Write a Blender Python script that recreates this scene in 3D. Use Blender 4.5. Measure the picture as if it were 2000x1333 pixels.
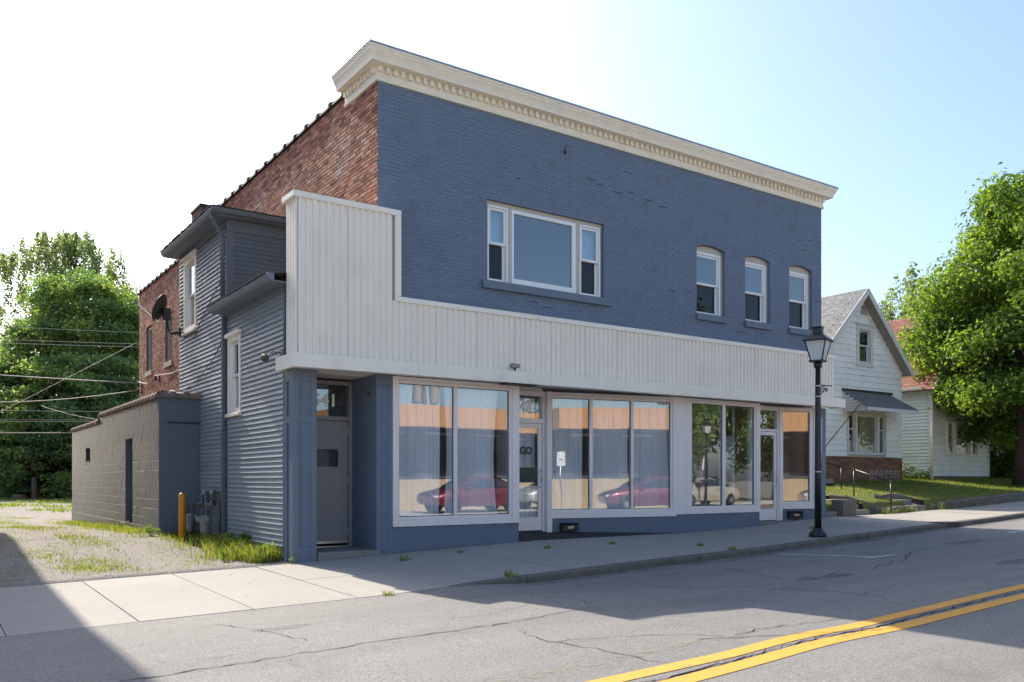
import bpy, bmesh, math, random
import numpy as np
from mathutils import Matrix, Vector
random.seed(7); RNG = np.random.default_rng(7)
R = math.radians
for o in list(bpy.data.objects): bpy.data.objects.remove(o)
SC = bpy.context.scene
COL = SC.collection

# ---------------------------------------------------------------- camera
cam = bpy.data.cameras.new('camera'); camo = bpy.data.objects.new('camera', cam); COL.objects.link(camo)
cam.sensor_fit = 'HORIZONTAL'; cam.sensor_width = 36.0; cam.lens = 36.0*1686/2000
cam.shift_x = 0.0; cam.shift_y = (938-666.5)/2000
cam.clip_start = 0.1; cam.clip_end = 3000
camo.location = (-6.475, -13.4, 1.0)
FACADE_ANGLE = math.atan(2440/1686)                     # the facade runs this far to the right of the view axis
camo.rotation_euler = (R(90), 0, FACADE_ANGLE - R(90))
SC.camera = camo

# ---------------------------------------------------------------- sky, sun, exposure
SUN = Vector((-0.085, 1.0, 0.82)).normalized()
w = bpy.data.worlds.new('World'); SC.world = w; w.use_nodes = True
wt = w.node_tree; wt.nodes.clear()
sky = wt.nodes.new('ShaderNodeTexSky'); sky.sky_type = 'NISHITA'; sky.sun_disc = False
sky.sun_elevation = math.asin(SUN.z); sky.sun_rotation = math.atan2(SUN.x, SUN.y)
sky.air_density = 1.0; sky.dust_density = 2.8; sky.ozone_density = 3.0; sky.altitude = 200
bg = wt.nodes.new('ShaderNodeBackground'); bg.inputs['Strength'].default_value = 0.070
wo = wt.nodes.new('ShaderNodeOutputWorld')
wt.links.new(sky.outputs[0], bg.inputs[0]); wt.links.new(bg.outputs[0], wo.inputs[0])
sl = bpy.data.lights.new('sun', 'SUN'); sl.energy = 2.0; sl.angle = R(0.53); sl.color = (1.0, 0.93, 0.82)
so = bpy.data.objects.new('sun', sl); COL.objects.link(so); so.location = (0, 30, 40)
so.rotation_euler = (-SUN).to_track_quat('-Z', 'Y').to_euler()
vs = SC.view_settings; vs.view_transform = 'Standard'; vs.look = 'None'; vs.exposure = 2.06; vs.gamma = 1.0; vs.use_curve_mapping = False
SC.render.engine = 'CYCLES'
SC.cycles.max_bounces = 8; SC.cycles.transparent_max_bounces = 16; SC.cycles.use_denoising = True
SC.cycles.sample_clamp_indirect = 8

# ---------------------------------------------------------------- node helpers
MATS = {}
def nd(t, typ, **kw):
    n = t.nodes.new(typ)
    for k, v in kw.items():
        if k.startswith('_'): setattr(n, k[1:], v); continue
        s = n.inputs[k.replace('_', ' ')] if not k.startswith('i') or not k[1:].isdigit() else n.inputs[int(k[1:])]
        if isinstance(v, bpy.types.NodeSocket): t.links.new(v, s)
        else: s.default_value = v
    return n
def col4(c): return (c[0], c[1], c[2], 1.0)
def newmat(name):
    m = bpy.data.materials.new(name); m.use_nodes = True; t = m.node_tree; t.nodes.clear()
    MATS[name] = m; return m, t
def out(t, sh, disp=None):
    o = t.nodes.new('ShaderNodeOutputMaterial'); t.links.new(sh, o.inputs[0])
def ramp(t, fac, stops):
    r = t.nodes.new('ShaderNodeValToRGB'); t.links.new(fac, r.inputs[0])
    e = r.color_ramp.elements
    while len(e) < len(stops): e.new(0.5)
    for i, (p, c) in enumerate(stops):
        e[i].position = p; e[i].color = col4(c) if len(c) == 3 else c
    return r.outputs[0]
def mixc(t, f, a, b, mode='MIX'):
    n = t.nodes.new('ShaderNodeMix'); n.data_type = 'RGBA'; n.blend_type = mode
    for s, v in ((n.inputs[0], f), (n.inputs[6], a), (n.inputs[7], b)):
        if isinstance(v, bpy.types.NodeSocket): t.links.new(v, s)
        else: s.default_value = v if not isinstance(v, tuple) or len(v) == 4 else col4(v)
    return n.outputs[2]
def mth(t, op, a, b=0.0, clamp=False):
    n = t.nodes.new('ShaderNodeMath'); n.operation = op; n.use_clamp = clamp
    for i, v in enumerate((a, b)):
        if isinstance(v, bpy.types.NodeSocket): t.links.new(v, n.inputs[i])
        else: n.inputs[i].default_value = v
    return n.outputs[0]
def pos(t): return t.nodes.new('ShaderNodeNewGeometry').outputs['Position']
def noise(t, scale, detail=4, rough=.55, vec=None, dist=0.0):
    n = nd(t, 'ShaderNodeTexNoise', Vector=vec if vec is not None else pos(t), Scale=scale, Detail=detail, Roughness=rough, Distortion=dist)
    return n.outputs[0]
def bumpn(t, h, strength=.3, dist=.01, nrm=None):
    b = nd(t, 'ShaderNodeBump', Height=h, Strength=strength, Distance=dist)
    if nrm is not None: t.links.new(nrm, b.inputs['Normal'])
    return b.outputs[0]
def stretch(t, v): return nd(t, 'ShaderNodeMapping', Vector=pos(t), Scale=v).outputs[0]
def rnd_attr(t):
    a = nd(t, 'ShaderNodeAttribute', _attribute_name='rnd').outputs['Fac']
    oi = t.nodes.new('ShaderNodeObjectInfo').outputs['Random']
    return mth(t, 'FRACT', mth(t, 'ADD', a, mth(t, 'MULTIPLY', oi, 7.31)))
def simple(name, base, rough=.6, var=.12, scale=3.0, bump=.15, bscale=60.0, spec=.4, metal=0.0, rnd=0.0, streak=0.0, dirt=None):
    """plain surface: base colour with soft patchy variation, fine relief, optional streaks and per-piece shift"""
    m, t = newmat(name)
    n1 = noise(t, scale, 5); v = mth(t, 'MULTIPLY', mth(t, 'SUBTRACT', n1, .5), var*2)
    if streak:
        n2 = noise(t, 1.0, 4, .6, stretch(t, (9, 9, .7))); v = mth(t, 'ADD', v, mth(t, 'MULTIPLY', mth(t, 'SUBTRACT', n2, .5), streak*2))
    if rnd: v = mth(t, 'ADD', v, mth(t, 'MULTIPLY', mth(t, 'SUBTRACT', rnd_attr(t), .5), rnd*2))
    k = mth(t, 'ADD', v, 1.0)
    c = nd(t, 'ShaderNodeVectorMath', _operation='SCALE', i0=base[:3], Scale=k).outputs[0]
    if dirt:
        dn = noise(t, dirt[1], 6, .65); f = mth(t, 'MULTIPLY', mth(t, 'SUBTRACT', dn, .52), 5.0, True)
        c = mixc(t, mth(t, 'MULTIPLY', f, dirt[2]), c, dirt[0])
    p = nd(t, 'ShaderNodeBsdfPrincipled', Base_Color=c, Roughness=rough, Metallic=metal, Normal=bumpn(t, noise(t, bscale, 3), bump))
    p.inputs['Specular IOR Level'].default_value = spec
    out(t, p.outputs[0]); return m

# ---------------------------------------------------------------- materials
simple('paint_blue', (.148, .187, .25), .62, .10, 1.4, .25, 70, .3, rnd=.05, streak=.05, dirt=((.08, .09, .105), 2.2, .3))
simple('paint_blue_trim', (.14, .175, .22), .55, .08, 2.0, .15, 60, .35, streak=.05)
simple('paint_base', (.125, .16, .215), .55, .10, 2.0, .2, 50, .35, streak=.06)
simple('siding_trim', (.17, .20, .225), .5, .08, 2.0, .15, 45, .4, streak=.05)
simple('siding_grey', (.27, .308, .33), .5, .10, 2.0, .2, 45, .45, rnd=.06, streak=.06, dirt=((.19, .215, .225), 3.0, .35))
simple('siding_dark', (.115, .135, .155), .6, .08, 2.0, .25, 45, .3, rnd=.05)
simple('trim_cream', (.88, .81, .69), .5, .06, 1.5, .1, 40, .4, streak=.05, dirt=((.60, .53, .44), 2.0, .3))
simple('panel_cream', (.88, .80, .69), .45, .05, 1.2, .05, 40, .45, streak=.06, dirt=((.70, .62, .52), 1.3, .28))
simple('cornice_cream', (.84, .75, .60), .5, .05, 2.0, .08, 50, .4, dirt=((.50, .43, .33), 3.0, .3))
simple('frame_white', (.80, .73, .70), .4, .04, 2.0, .05, 40, .5, streak=.03)
simple('vinyl_white', (.80, .80, .79), .35, .03, 2.0, .03, 40, .5)
simple('window_tan', (.52, .47, .40), .6, .08, 3.0, .1, 50, .3)
simple('drip_metal', (.40, .47, .55), .4, .06, 2.0, .05, 40, .5, metal=.3)
simple('alu', (.6, .6, .62), .3, .05, 6, .05, 60, .5, metal=.9)
simple('black_metal', (.012, .013, .018), .35, .15, 6, .08, 90, .5)
simple('dark_metal', (.03, .028, .028), .5, .2, 5, .15, 60, .4)
simple('rust_metal', (.10, .085, .07), .75, .25, 6, .3, 80, .3)
simple('meter_grey', (.27, .26, .24), .65, .2, 8, .2, 60, .4)
simple('door_grey', (.27, .26, .265), .5, .06, 2, .06, 30, .4)
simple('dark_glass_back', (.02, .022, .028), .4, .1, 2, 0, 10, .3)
simple('stone_sill', (.42, .37, .29), .8, .12, 4, .4, 50, .3)
simple('shingle_dark', (.045, .042, .042), .9, .3, 8, .5, 60, .2, rnd=.25)
simple('shingle_grey', (.22, .215, .205), .9, .12, 3, .5, 70, .2, rnd=.16)
simple('shingle_red', (.27, .13, .095), .9, .12, 3, .5, 70, .2, rnd=.16)
simple('white_siding', (.84, .83, .77), .55, .06, 1.5, .12, 50, .35, rnd=.04, streak=.05, dirt=((.46, .46, .40), 1.6, .35))
simple('mint_siding', (.75, .80, .755), .55, .06, 1.5, .12, 50, .35, rnd=.04, streak=.06, dirt=((.38, .44, .39), 1.6, .35))
simple('white_wood', (.64, .62, .57), .6, .08, 3, .2, 60, .3, streak=.08, dirt=((.36, .35, .31), 3.0, .5))
simple('soffit_worn', (.30, .27, .23), .8, .25, 5, .3, 60, .2)
simple('foundation_brick', (.22, .12, .07), .85, .2, 4, .4, 60, .2, rnd=.3)
simple('concrete_old', (.17, .15, .125), .9, .25, 4, .5, 40, .2, dirt=((.07, .065, .055), 2.5, .6))
simple('concrete_step', (.24, .225, .20), .9, .18, 5, .4, 60, .2, dirt=((.12, .11, .10), 3, .5))
simple('interior_wall', (.55, .56, .56), .8, .03, 1, .02, 30, .2)
simple('interior_floor', (.16, .14, .12), .5, .1, 2, .02, 30, .3)
simple('ceiling_white', (.5, .5, .48), .8, .03, 1, .02, 30, .2)
simple('clay_tile', (.22, .15, .12), .75, .25, 6, .3, 60, .3, rnd=.35, dirt=((.34, .31, .28), 5, .6))
simple('dark_coping', (.06, .05, .05), .8, .3, 6, .3, 60, .3, rnd=.2)
simple('bark', (.07, .055, .042), .95, .35, 6, .9, 18, .1)
simple('post_wood', (.16, .13, .10), .9, .25, 8, .6, 30, .1, streak=.2)
simple('tan_metal', (.60, .33, .16), .5, .08, 1.5, .1, 30, .4, streak=.06)
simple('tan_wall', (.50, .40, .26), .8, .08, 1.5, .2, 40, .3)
simple('shade_slate', (.11, .12, .15), .8, .08, 1.5, .2, 40, .3)  # dark slate tone holds the shade under the strip shop's overhang
simple('yellow_house', (.60, .50, .28), .7, .06, 1.5, .2, 40, .3)
simple('neighbour_brick', (.30, .14, .10), .85, .2, 3, .4, 40, .2)
simple('roof_flat', (.10, .10, .10), .9, .2, 2, .3, 40, .2)
simple('rubber', (.02, .02, .02), .8, .1, 5, .1, 50, .2)
simple('lantern_milk', (.62, .62, .60), .35, .05, 4, .03, 40, .5)
simple('red_cloth', (.16, .02, .03), .9, .2, 6, .1, 60, .1)
simple('green_film', (.03, .06, .045), .4, .05, 2, 0, 20, .4)
simple('letter_grey', (.95, .92, .89), .4, .03, 4, 0, 20, .4)
simple('letter_dark', (.03, .06, .055), .5, .03, 4, 0, 20, .4)
simple('letter_gold', (.75, .62, .42), .4, .05, 4, 0, 20, .5)
simple('sign_white', (.8, .8, .8), .4, .03, 4, 0, 20, .4)
simple('sign_red', (.45, .02, .02), .4, .03, 4, 0, 20, .4)
simple('line_white', (.55, .55, .53), .75, .2, 8, .3, 140, .2, dirt=((.2, .2, .2), 9, .7))
simple('crack_dark', (.018, .017, .016), .95, .3, 8, .3, 80, .1)
simple('dirt_bank', (.12, .06, .035), .95, .3, 2, .5, 20, .1)
simple('cable_grey', (.42, .40, .36), .6, .1, 3, 0, 30, .3)
simple('cable_black', (.02, .02, .02), .6, .1, 3, 0, 30, .3)
simple('pale_blue', (.42, .50, .60), .5, .05, 3, 0, 30, .3)
simple('alu_awning', (.60, .59, .57), .5, .08, 3, .05, 40, .4, streak=.05)
simple('awning_top', (.17, .17, .165), .8, .2, 4, .3, 50, .2, streak=.1)
simple('bounce_concrete', (.56, .52, .46), .85, .12, 1.5, .2, 60, .2)  # kept pale so the lot throws sunlight back onto the shaded facade
simple('grass_dry', (.20, .19, .06), .9, .3, 6, .3, 60, .1)
simple('mat_ramp', (.055, .05, .05), .9, .2, 5, .5, 90, .2)

def yellow_paint():
    m, t = newmat('line_yellow')
    wear = mth(t, 'MULTIPLY', mth(t, 'SUBTRACT', noise(t, 26, 6, .7), .555), 6, True)
    c = mixc(t, wear, mixc(t, noise(t, 2.0, 3), (.62, .29, .028), (.74, .37, .045)), (.17, .15, .12))
    p = nd(t, 'ShaderNodeBsdfPrincipled', Base_Color=c, Roughness=.7, Normal=bumpn(t, noise(t, 160, 3), .5, .01)); out(t, p.outputs[0])
yellow_paint()
def yellow_old():
    m, t = newmat('line_yellow_old')
    wear = mth(t, 'MULTIPLY', mth(t, 'SUBTRACT', noise(t, 9, 6, .75), .30), 5, True)
    p = nd(t, 'ShaderNodeBsdfPrincipled', Base_Color=mixc(t, .5, (.42, .30, .14), (.26, .24, .20)), Roughness=.85)
    tr = t.nodes.new('ShaderNodeBsdfTransparent')
    mx = nd(t, 'ShaderNodeMixShader', i0=wear, i1=p.outputs[0], i2=tr.outputs[0]); out(t, mx.outputs[0])
yellow_old()
def gutter_stain():
    m, t = newmat('gutter_stain')
    keep = mth(t, 'MULTIPLY', mth(t, 'SUBTRACT', noise(t, 2.2, 6, .7, stretch(t, (.5, 2.2, 1))), .40), 3.5, True)
    p = nd(t, 'ShaderNodeBsdfPrincipled', Base_Color=(.055, .05, .042, 1), Roughness=.9); tr = t.nodes.new('ShaderNodeBsdfTransparent')
    out(t, nd(t, 'ShaderNodeMixShader', i0=mth(t, 'MULTIPLY', keep, .45), i1=tr.outputs[0], i2=p.outputs[0]).outputs[0])
gutter_stain()
simple('asphalt_patch', (.12, .115, .108), .9, .25, 3, .5, 150, .2, dirt=((.07, .07, .068), 30, .5))
def bollard_paint():
    m, t = newmat('bollard_yellow')
    f = mth(t, 'MULTIPLY', mth(t, 'SUBTRACT', noise(t, 14, 6, .7), .58), 6, True)
    c = mixc(t, f, (.52, .22, .012), (.20, .10, .03))
    p = nd(t, 'ShaderNodeBsdfPrincipled', Base_Color=c, Roughness=.5, Normal=bumpn(t, noise(t, 40, 3), .2)); out(t, p.outputs[0])
bollard_paint()
def asphalt():
    m, t = newmat('asphalt')
    big = noise(t, .35, 5, .6); mid = noise(t, 3.0, 5, .65); fine = noise(t, 55, 3, .7); gr = noise(t, 200, 2, .6)
    streak = noise(t, 1.0, 5, .6, stretch(t, (.12, 1.6, 1)))
    v = mth(t, 'ADD', mth(t, 'MULTIPLY', mth(t, 'SUBTRACT', big, .5), .35), mth(t, 'MULTIPLY', mth(t, 'SUBTRACT', mid, .5), .25))
    v = mth(t, 'ADD', v, mth(t, 'MULTIPLY', mth(t, 'SUBTRACT', streak, .5), .35))
    v = mth(t, 'ADD', v, mth(t, 'MULTIPLY', mth(t, 'SUBTRACT', fine, .5), 2.2))
    v = mth(t, 'ADD', v, mth(t, 'MULTIPLY', mth(t, 'SUBTRACT', gr, .5), 2.0))
    c = nd(t, 'ShaderNodeVectorMath', _operation='SCALE', i0=(.215, .203, .186), Scale=mth(t, 'MAXIMUM', mth(t, 'ADD', v, 1.0), .3)).outputs[0]
    st = mth(t, 'MULTIPLY', mth(t, 'SUBTRACT', noise(t, .8, 6, .7, None, .6), .57), 4, True)
    c = mixc(t, mth(t, 'MULTIPLY', st, .5), c, (.08, .078, .075))
    yy = nd(t, 'ShaderNodeSeparateXYZ', Vector=pos(t)).outputs[1]
    tk = mth(t, 'MULTIPLY', mth(t, 'SUBTRACT', mth(t, 'SINE', mth(t, 'ADD', mth(t, 'MULTIPLY', yy, 3.6), mth(t, 'MULTIPLY', big, 2.0))), .35), mth(t, 'MULTIPLY', noise(t, 1.0, 5, .65, stretch(t, (.25, 2.0, 1))), .42), True)
    c = mixc(t, tk, c, (.10, .097, .09))
    h = mth(t, 'ADD', fine, mth(t, 'MULTIPLY', gr, .7))
    p = nd(t, 'ShaderNodeBsdfPrincipled', Base_Color=c, Roughness=.85, Normal=bumpn(t, h, .55, .012)); p.inputs['Specular IOR Level'].default_value = .3
    out(t, p.outputs[0])
asphalt()
def concrete_walk():
    m, t = newmat('concrete_walk')
    big = noise(t, .7, 5, .6); mid = noise(t, 5, 5, .65); fine = noise(t, 120, 3, .6)
    v = mth(t, 'ADD', mth(t, 'MULTIPLY', mth(t, 'SUBTRACT', big, .5), .25), mth(t, 'MULTIPLY', mth(t, 'SUBTRACT', mid, .5), .16))
    v = mth(t, 'ADD', v, mth(t, 'MULTIPLY', mth(t, 'SUBTRACT', fine, .5), .22))
    v = mth(t, 'ADD', v, mth(t, 'MULTIPLY', mth(t, 'SUBTRACT', rnd_attr(t), .5), .10))
    c = nd(t, 'ShaderNodeVectorMath', _operation='SCALE', i0=(.325, .295, .258), Scale=mth(t, 'ADD', v, 1.0)).outputs[0]
    st = mth(t, 'MULTIPLY', mth(t, 'SUBTRACT', noise(t, 2.3, 6, .7), .6), 5, True)
    c = mixc(t, mth(t, 'MULTIPLY', st, .5), c, (.20, .18, .155))
    sp = mth(t, 'MULTIPLY', mth(t, 'SUBTRACT', noise(t, 22, 2, .5), .70), 12, True)
    c = mixc(t, mth(t, 'MULTIPLY', sp, .7), c, (.07, .06, .05))
    p = nd(t, 'ShaderNodeBsdfPrincipled', Base_Color=c, Roughness=.85, Normal=bumpn(t, fine, .3, .006)); p.inputs['Specular IOR Level'].default_value = .3
    out(t, p.outputs[0])
concrete_walk()
simple('kerb_concrete', (.15, .135, .115), .9, .3, 5, .5, 50, .2, dirt=((.06, .055, .05), 4, .6))
def ground_mat():
    m, t = newmat('gravel_ground')
    vor = nd(t, 'ShaderNodeTexVoronoi', Vector=pos(t), Scale=38.0); vc = vor.outputs['Color']; vd = vor.outputs['Distance']
    sep = nd(t, 'ShaderNodeSeparateColor', Color=vc).outputs[0]
    fine = noise(t, 60, 4, .7); big = noise(t, .55, 5, .6)
    base = ramp(t, sep, [(0, (.12, .105, .085)), (.5, (.24, .212, .178)), (1, (.37, .335, .285))])
    base = mixc(t, .45, base, mixc(t, fine, (.17, .15, .125), (.30, .27, .235)))
    track = mth(t, 'MULTIPLY', mth(t, 'SUBTRACT', big, .40), 4, True)
    c = mixc(t, mth(t, 'MULTIPLY', track, .45), base, (.31, .285, .25))
    xx = mth(t, 'ADD', nd(t, 'ShaderNodeSeparateXYZ', Vector=pos(t)).outputs[0], mth(t, 'MULTIPLY', big, .5))
    rut = mth(t, 'MULTIPLY', mth(t, 'SUBTRACT', mth(t, 'COSINE', mth(t, 'MULTIPLY', mth(t, 'ADD', xx, 3.0), 4.2)), .45), .9, True)
    c = mixc(t, rut, c, mixc(t, fine, (.23, .205, .17), (.35, .315, .27)))
    g = mth(t, 'MULTIPLY', mth(t, 'SUBTRACT', noise(t, 1.1, 6, .7), .545), 9, True)
    c = mixc(t, mth(t, 'MULTIPLY', g, .75), c, mixc(t, fine, (.10, .115, .025), (.20, .20, .05)))
    h = mth(t, 'ADD', mth(t, 'MULTIPLY', vd, -1.0), mth(t, 'MULTIPLY', fine, .5))
    p = nd(t, 'ShaderNodeBsdfPrincipled', Base_Color=c, Roughness=.95, Normal=bumpn(t, h, .45, .025)); p.inputs['Specular IOR Level'].default_value = .2
    out(t, p.outputs[0])
ground_mat()
def lawn_mat():
    m, t = newmat('lawn_soil')
    n = noise(t, 1.2, 5, .6); f = noise(t, 45, 4, .7)
    c = mixc(t, n, mixc(t, f, (.07, .11, .018), (.15, .19, .04)), mixc(t, f, (.14, .14, .04), (.27, .23, .08)))
    p = nd(t, 'ShaderNodeBsdfPrincipled', Base_Color=c, Roughness=.95, Normal=bumpn(t, f, .8, .03)); p.inputs['Specular IOR Level'].default_value = .2
    out(t, p.outputs[0])
lawn_mat()
def brick_red():
    m, t = newmat('brick_red')
    r = rnd_attr(t); n = noise(t, 30, 4, .6); big = noise(t, .9, 5, .65)
    c = ramp(t, r, [(0, (.17, .075, .055)), (.2, (.30, .122, .08)), (.5, (.42, .175, .108)), (.78, (.50, .25, .155)), (.93, (.56, .34, .23)), (1, (.50, .12, .065))])
    c = mixc(t, mth(t, 'MULTIPLY', mth(t, 'SUBTRACT', n, .45), 1.2, True), c, (.16, .08, .06))
    dk = mth(t, 'MULTIPLY', mth(t, 'SUBTRACT', big, .56), 5, True); c = mixc(t, mth(t, 'MULTIPLY', dk, .5), c, (.10, .06, .055))
    wn = noise(t, .55, 6, .7, nd(t, 'ShaderNodeMapping', Vector=pos(t), Location=(3.1, 8.4, 1.3)).outputs[0])
    wh = mth(t, 'MULTIPLY', mth(t, 'SUBTRACT', wn, .575), 8, True); c = mixc(t, mth(t, 'MULTIPLY', wh, mth(t, 'MULTIPLY', noise(t, 14, 4, .7), .9)), c, (.55, .52, .49))
    p = nd(t, 'ShaderNodeBsdfPrincipled', Base_Color=c, Roughness=.9, Normal=bumpn(t, n, .5, .01)); p.inputs['Specular IOR Level'].default_value = .25
    out(t, p.outputs[0])
brick_red()
simple('mortar_red', (.20, .155, .125), .95, .25, 3, .5, 60, .1, dirt=((.10, .08, .07), 2, .5))
def block_paint():
    m, t = newmat('block_paint')
    s1 = noise(t, 1.0, 5, .65, stretch(t, (5, 5, .5))); n = noise(t, 1.6, 5, .6); f = noise(t, 55, 4, .65)
    v = mth(t, 'ADD', mth(t, 'MULTIPLY', mth(t, 'SUBTRACT', s1, .5), .5), mth(t, 'MULTIPLY', mth(t, 'SUBTRACT', n, .5), .4))
    c = nd(t, 'ShaderNodeVectorMath', _operation='SCALE', i0=(.098, .112, .124), Scale=mth(t, 'ADD', v, 1.0)).outputs[0]
    p = nd(t, 'ShaderNodeBsdfPrincipled', Base_Color=c, Roughness=.42, Normal=bumpn(t, f, .5, .012)); p.inputs['Specular IOR Level'].default_value = .5
    out(t, p.outputs[0])
block_paint()
def glass(name, refl, tint=(.92, .96, .97), f=1.5):
    m, t = newmat(name)
    fr = nd(t, 'ShaderNodeFresnel', IOR=1.5).outputs[0]
    bf = t.nodes.new('ShaderNodeNewGeometry').outputs['Backfacing']
    fac = mth(t, 'MULTIPLY', mth(t, 'ADD', mth(t, 'MULTIPLY', fr, f), refl, True), mth(t, 'SUBTRACT', 1.0, bf))
    g = nd(t, 'ShaderNodeBsdfGlossy', Color=(.95, .97, 1, 1), Roughness=0.0, Normal=bumpn(t, noise(t, 1.3, 2, .4), .02, .05))
    tr = nd(t, 'ShaderNodeBsdfTransparent', Color=col4(tint))
    mx = nd(t, 'ShaderNodeMixShader', i0=fac, i1=tr.outputs[0], i2=g.outputs[0]); out(t, mx.outputs[0])
glass('shop_glass', .17, (.97, .98, .98)); glass('house_glass', .07); glass('upper_glass', .13, (.7, .8, .85), 1.2); glass('car_glass', .10, (.25, .27, .3)); glass('screen_glass', .0, (.25, .27, .30), .8)
def sheer():
    m, t = newmat('sheer_curtain')
    d = nd(t, 'ShaderNodeBsdfDiffuse', Color=(.90, .91, .94, 1)); l = nd(t, 'ShaderNodeBsdfTranslucent', Color=(.7, .72, .8, 1))
    a = nd(t, 'ShaderNodeMixShader', i0=.15, i1=d.outputs[0], i2=l.outputs[0])
    tr = t.nodes.new('ShaderNodeBsdfTransparent')
    out(t, nd(t, 'ShaderNodeMixShader', i0=.08, i1=a.outputs[0], i2=tr.outputs[0]).outputs[0])
sheer()
def leafmat(name, stops, trans=.45, hue=None):
    m, t = newmat(name)
    c = ramp(t, rnd_attr(t), stops)
    p = nd(t, 'ShaderNodeBsdfPrincipled', Base_Color=c, Roughness=.5); p.inputs['Specular IOR Level'].default_value = .35
    ct = nd(t, 'ShaderNodeVectorMath', _operation='MULTIPLY', i0=c, i1=(1.75, 1.8, .7)).outputs[0]
    l = nd(t, 'ShaderNodeBsdfTranslucent', Color=ct)
    out(t, nd(t, 'ShaderNodeMixShader', i0=trans, i1=p.outputs[0], i2=l.outputs[0]).outputs[0])
leafmat('leaf_maple', [(0, (.07, .13, .025)), (.5, (.12, .19, .034)), (1, (.20, .27, .052))], .5)
leafmat('leaf_locust', [(0, (.07, .14, .08)), (.5, (.13, .205, .09)), (1, (.28, .33, .115))], .52)
leafmat('leaf_far', [(0, (.13, .18, .10)), (1, (.24, .28, .15))])
leafmat('leaf_shrub', [(0, (.03, .06, .016)), (1, (.07, .115, .028))], .35)
leafmat('grass_blade', [(0, (.08, .13, .022)), (.45, (.15, .20, .035)), (.72, (.25, .26, .065)), (.88, (.33, .28, .12)), (1, (.40, .33, .19))], .45)
leafmat('lawn_blade', [(0, (.09, .14, .02)), (.6, (.16, .21, .035)), (1, (.28, .26, .08))], .45)
def carpaint(name, c, rough=.3):
    m, t = newmat(name)
    p = nd(t, 'ShaderNodeBsdfPrincipled', Base_Color=col4(c), Roughness=rough, Metallic=.25); p.inputs['Coat Weight'].default_value = 1.0
    out(t, p.outputs[0])
carpaint('car_red', (.17, .008, .02)); carpaint('car_silver', (.50, .50, .50)); carpaint('car_cream', (.48, .43, .33))

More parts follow.
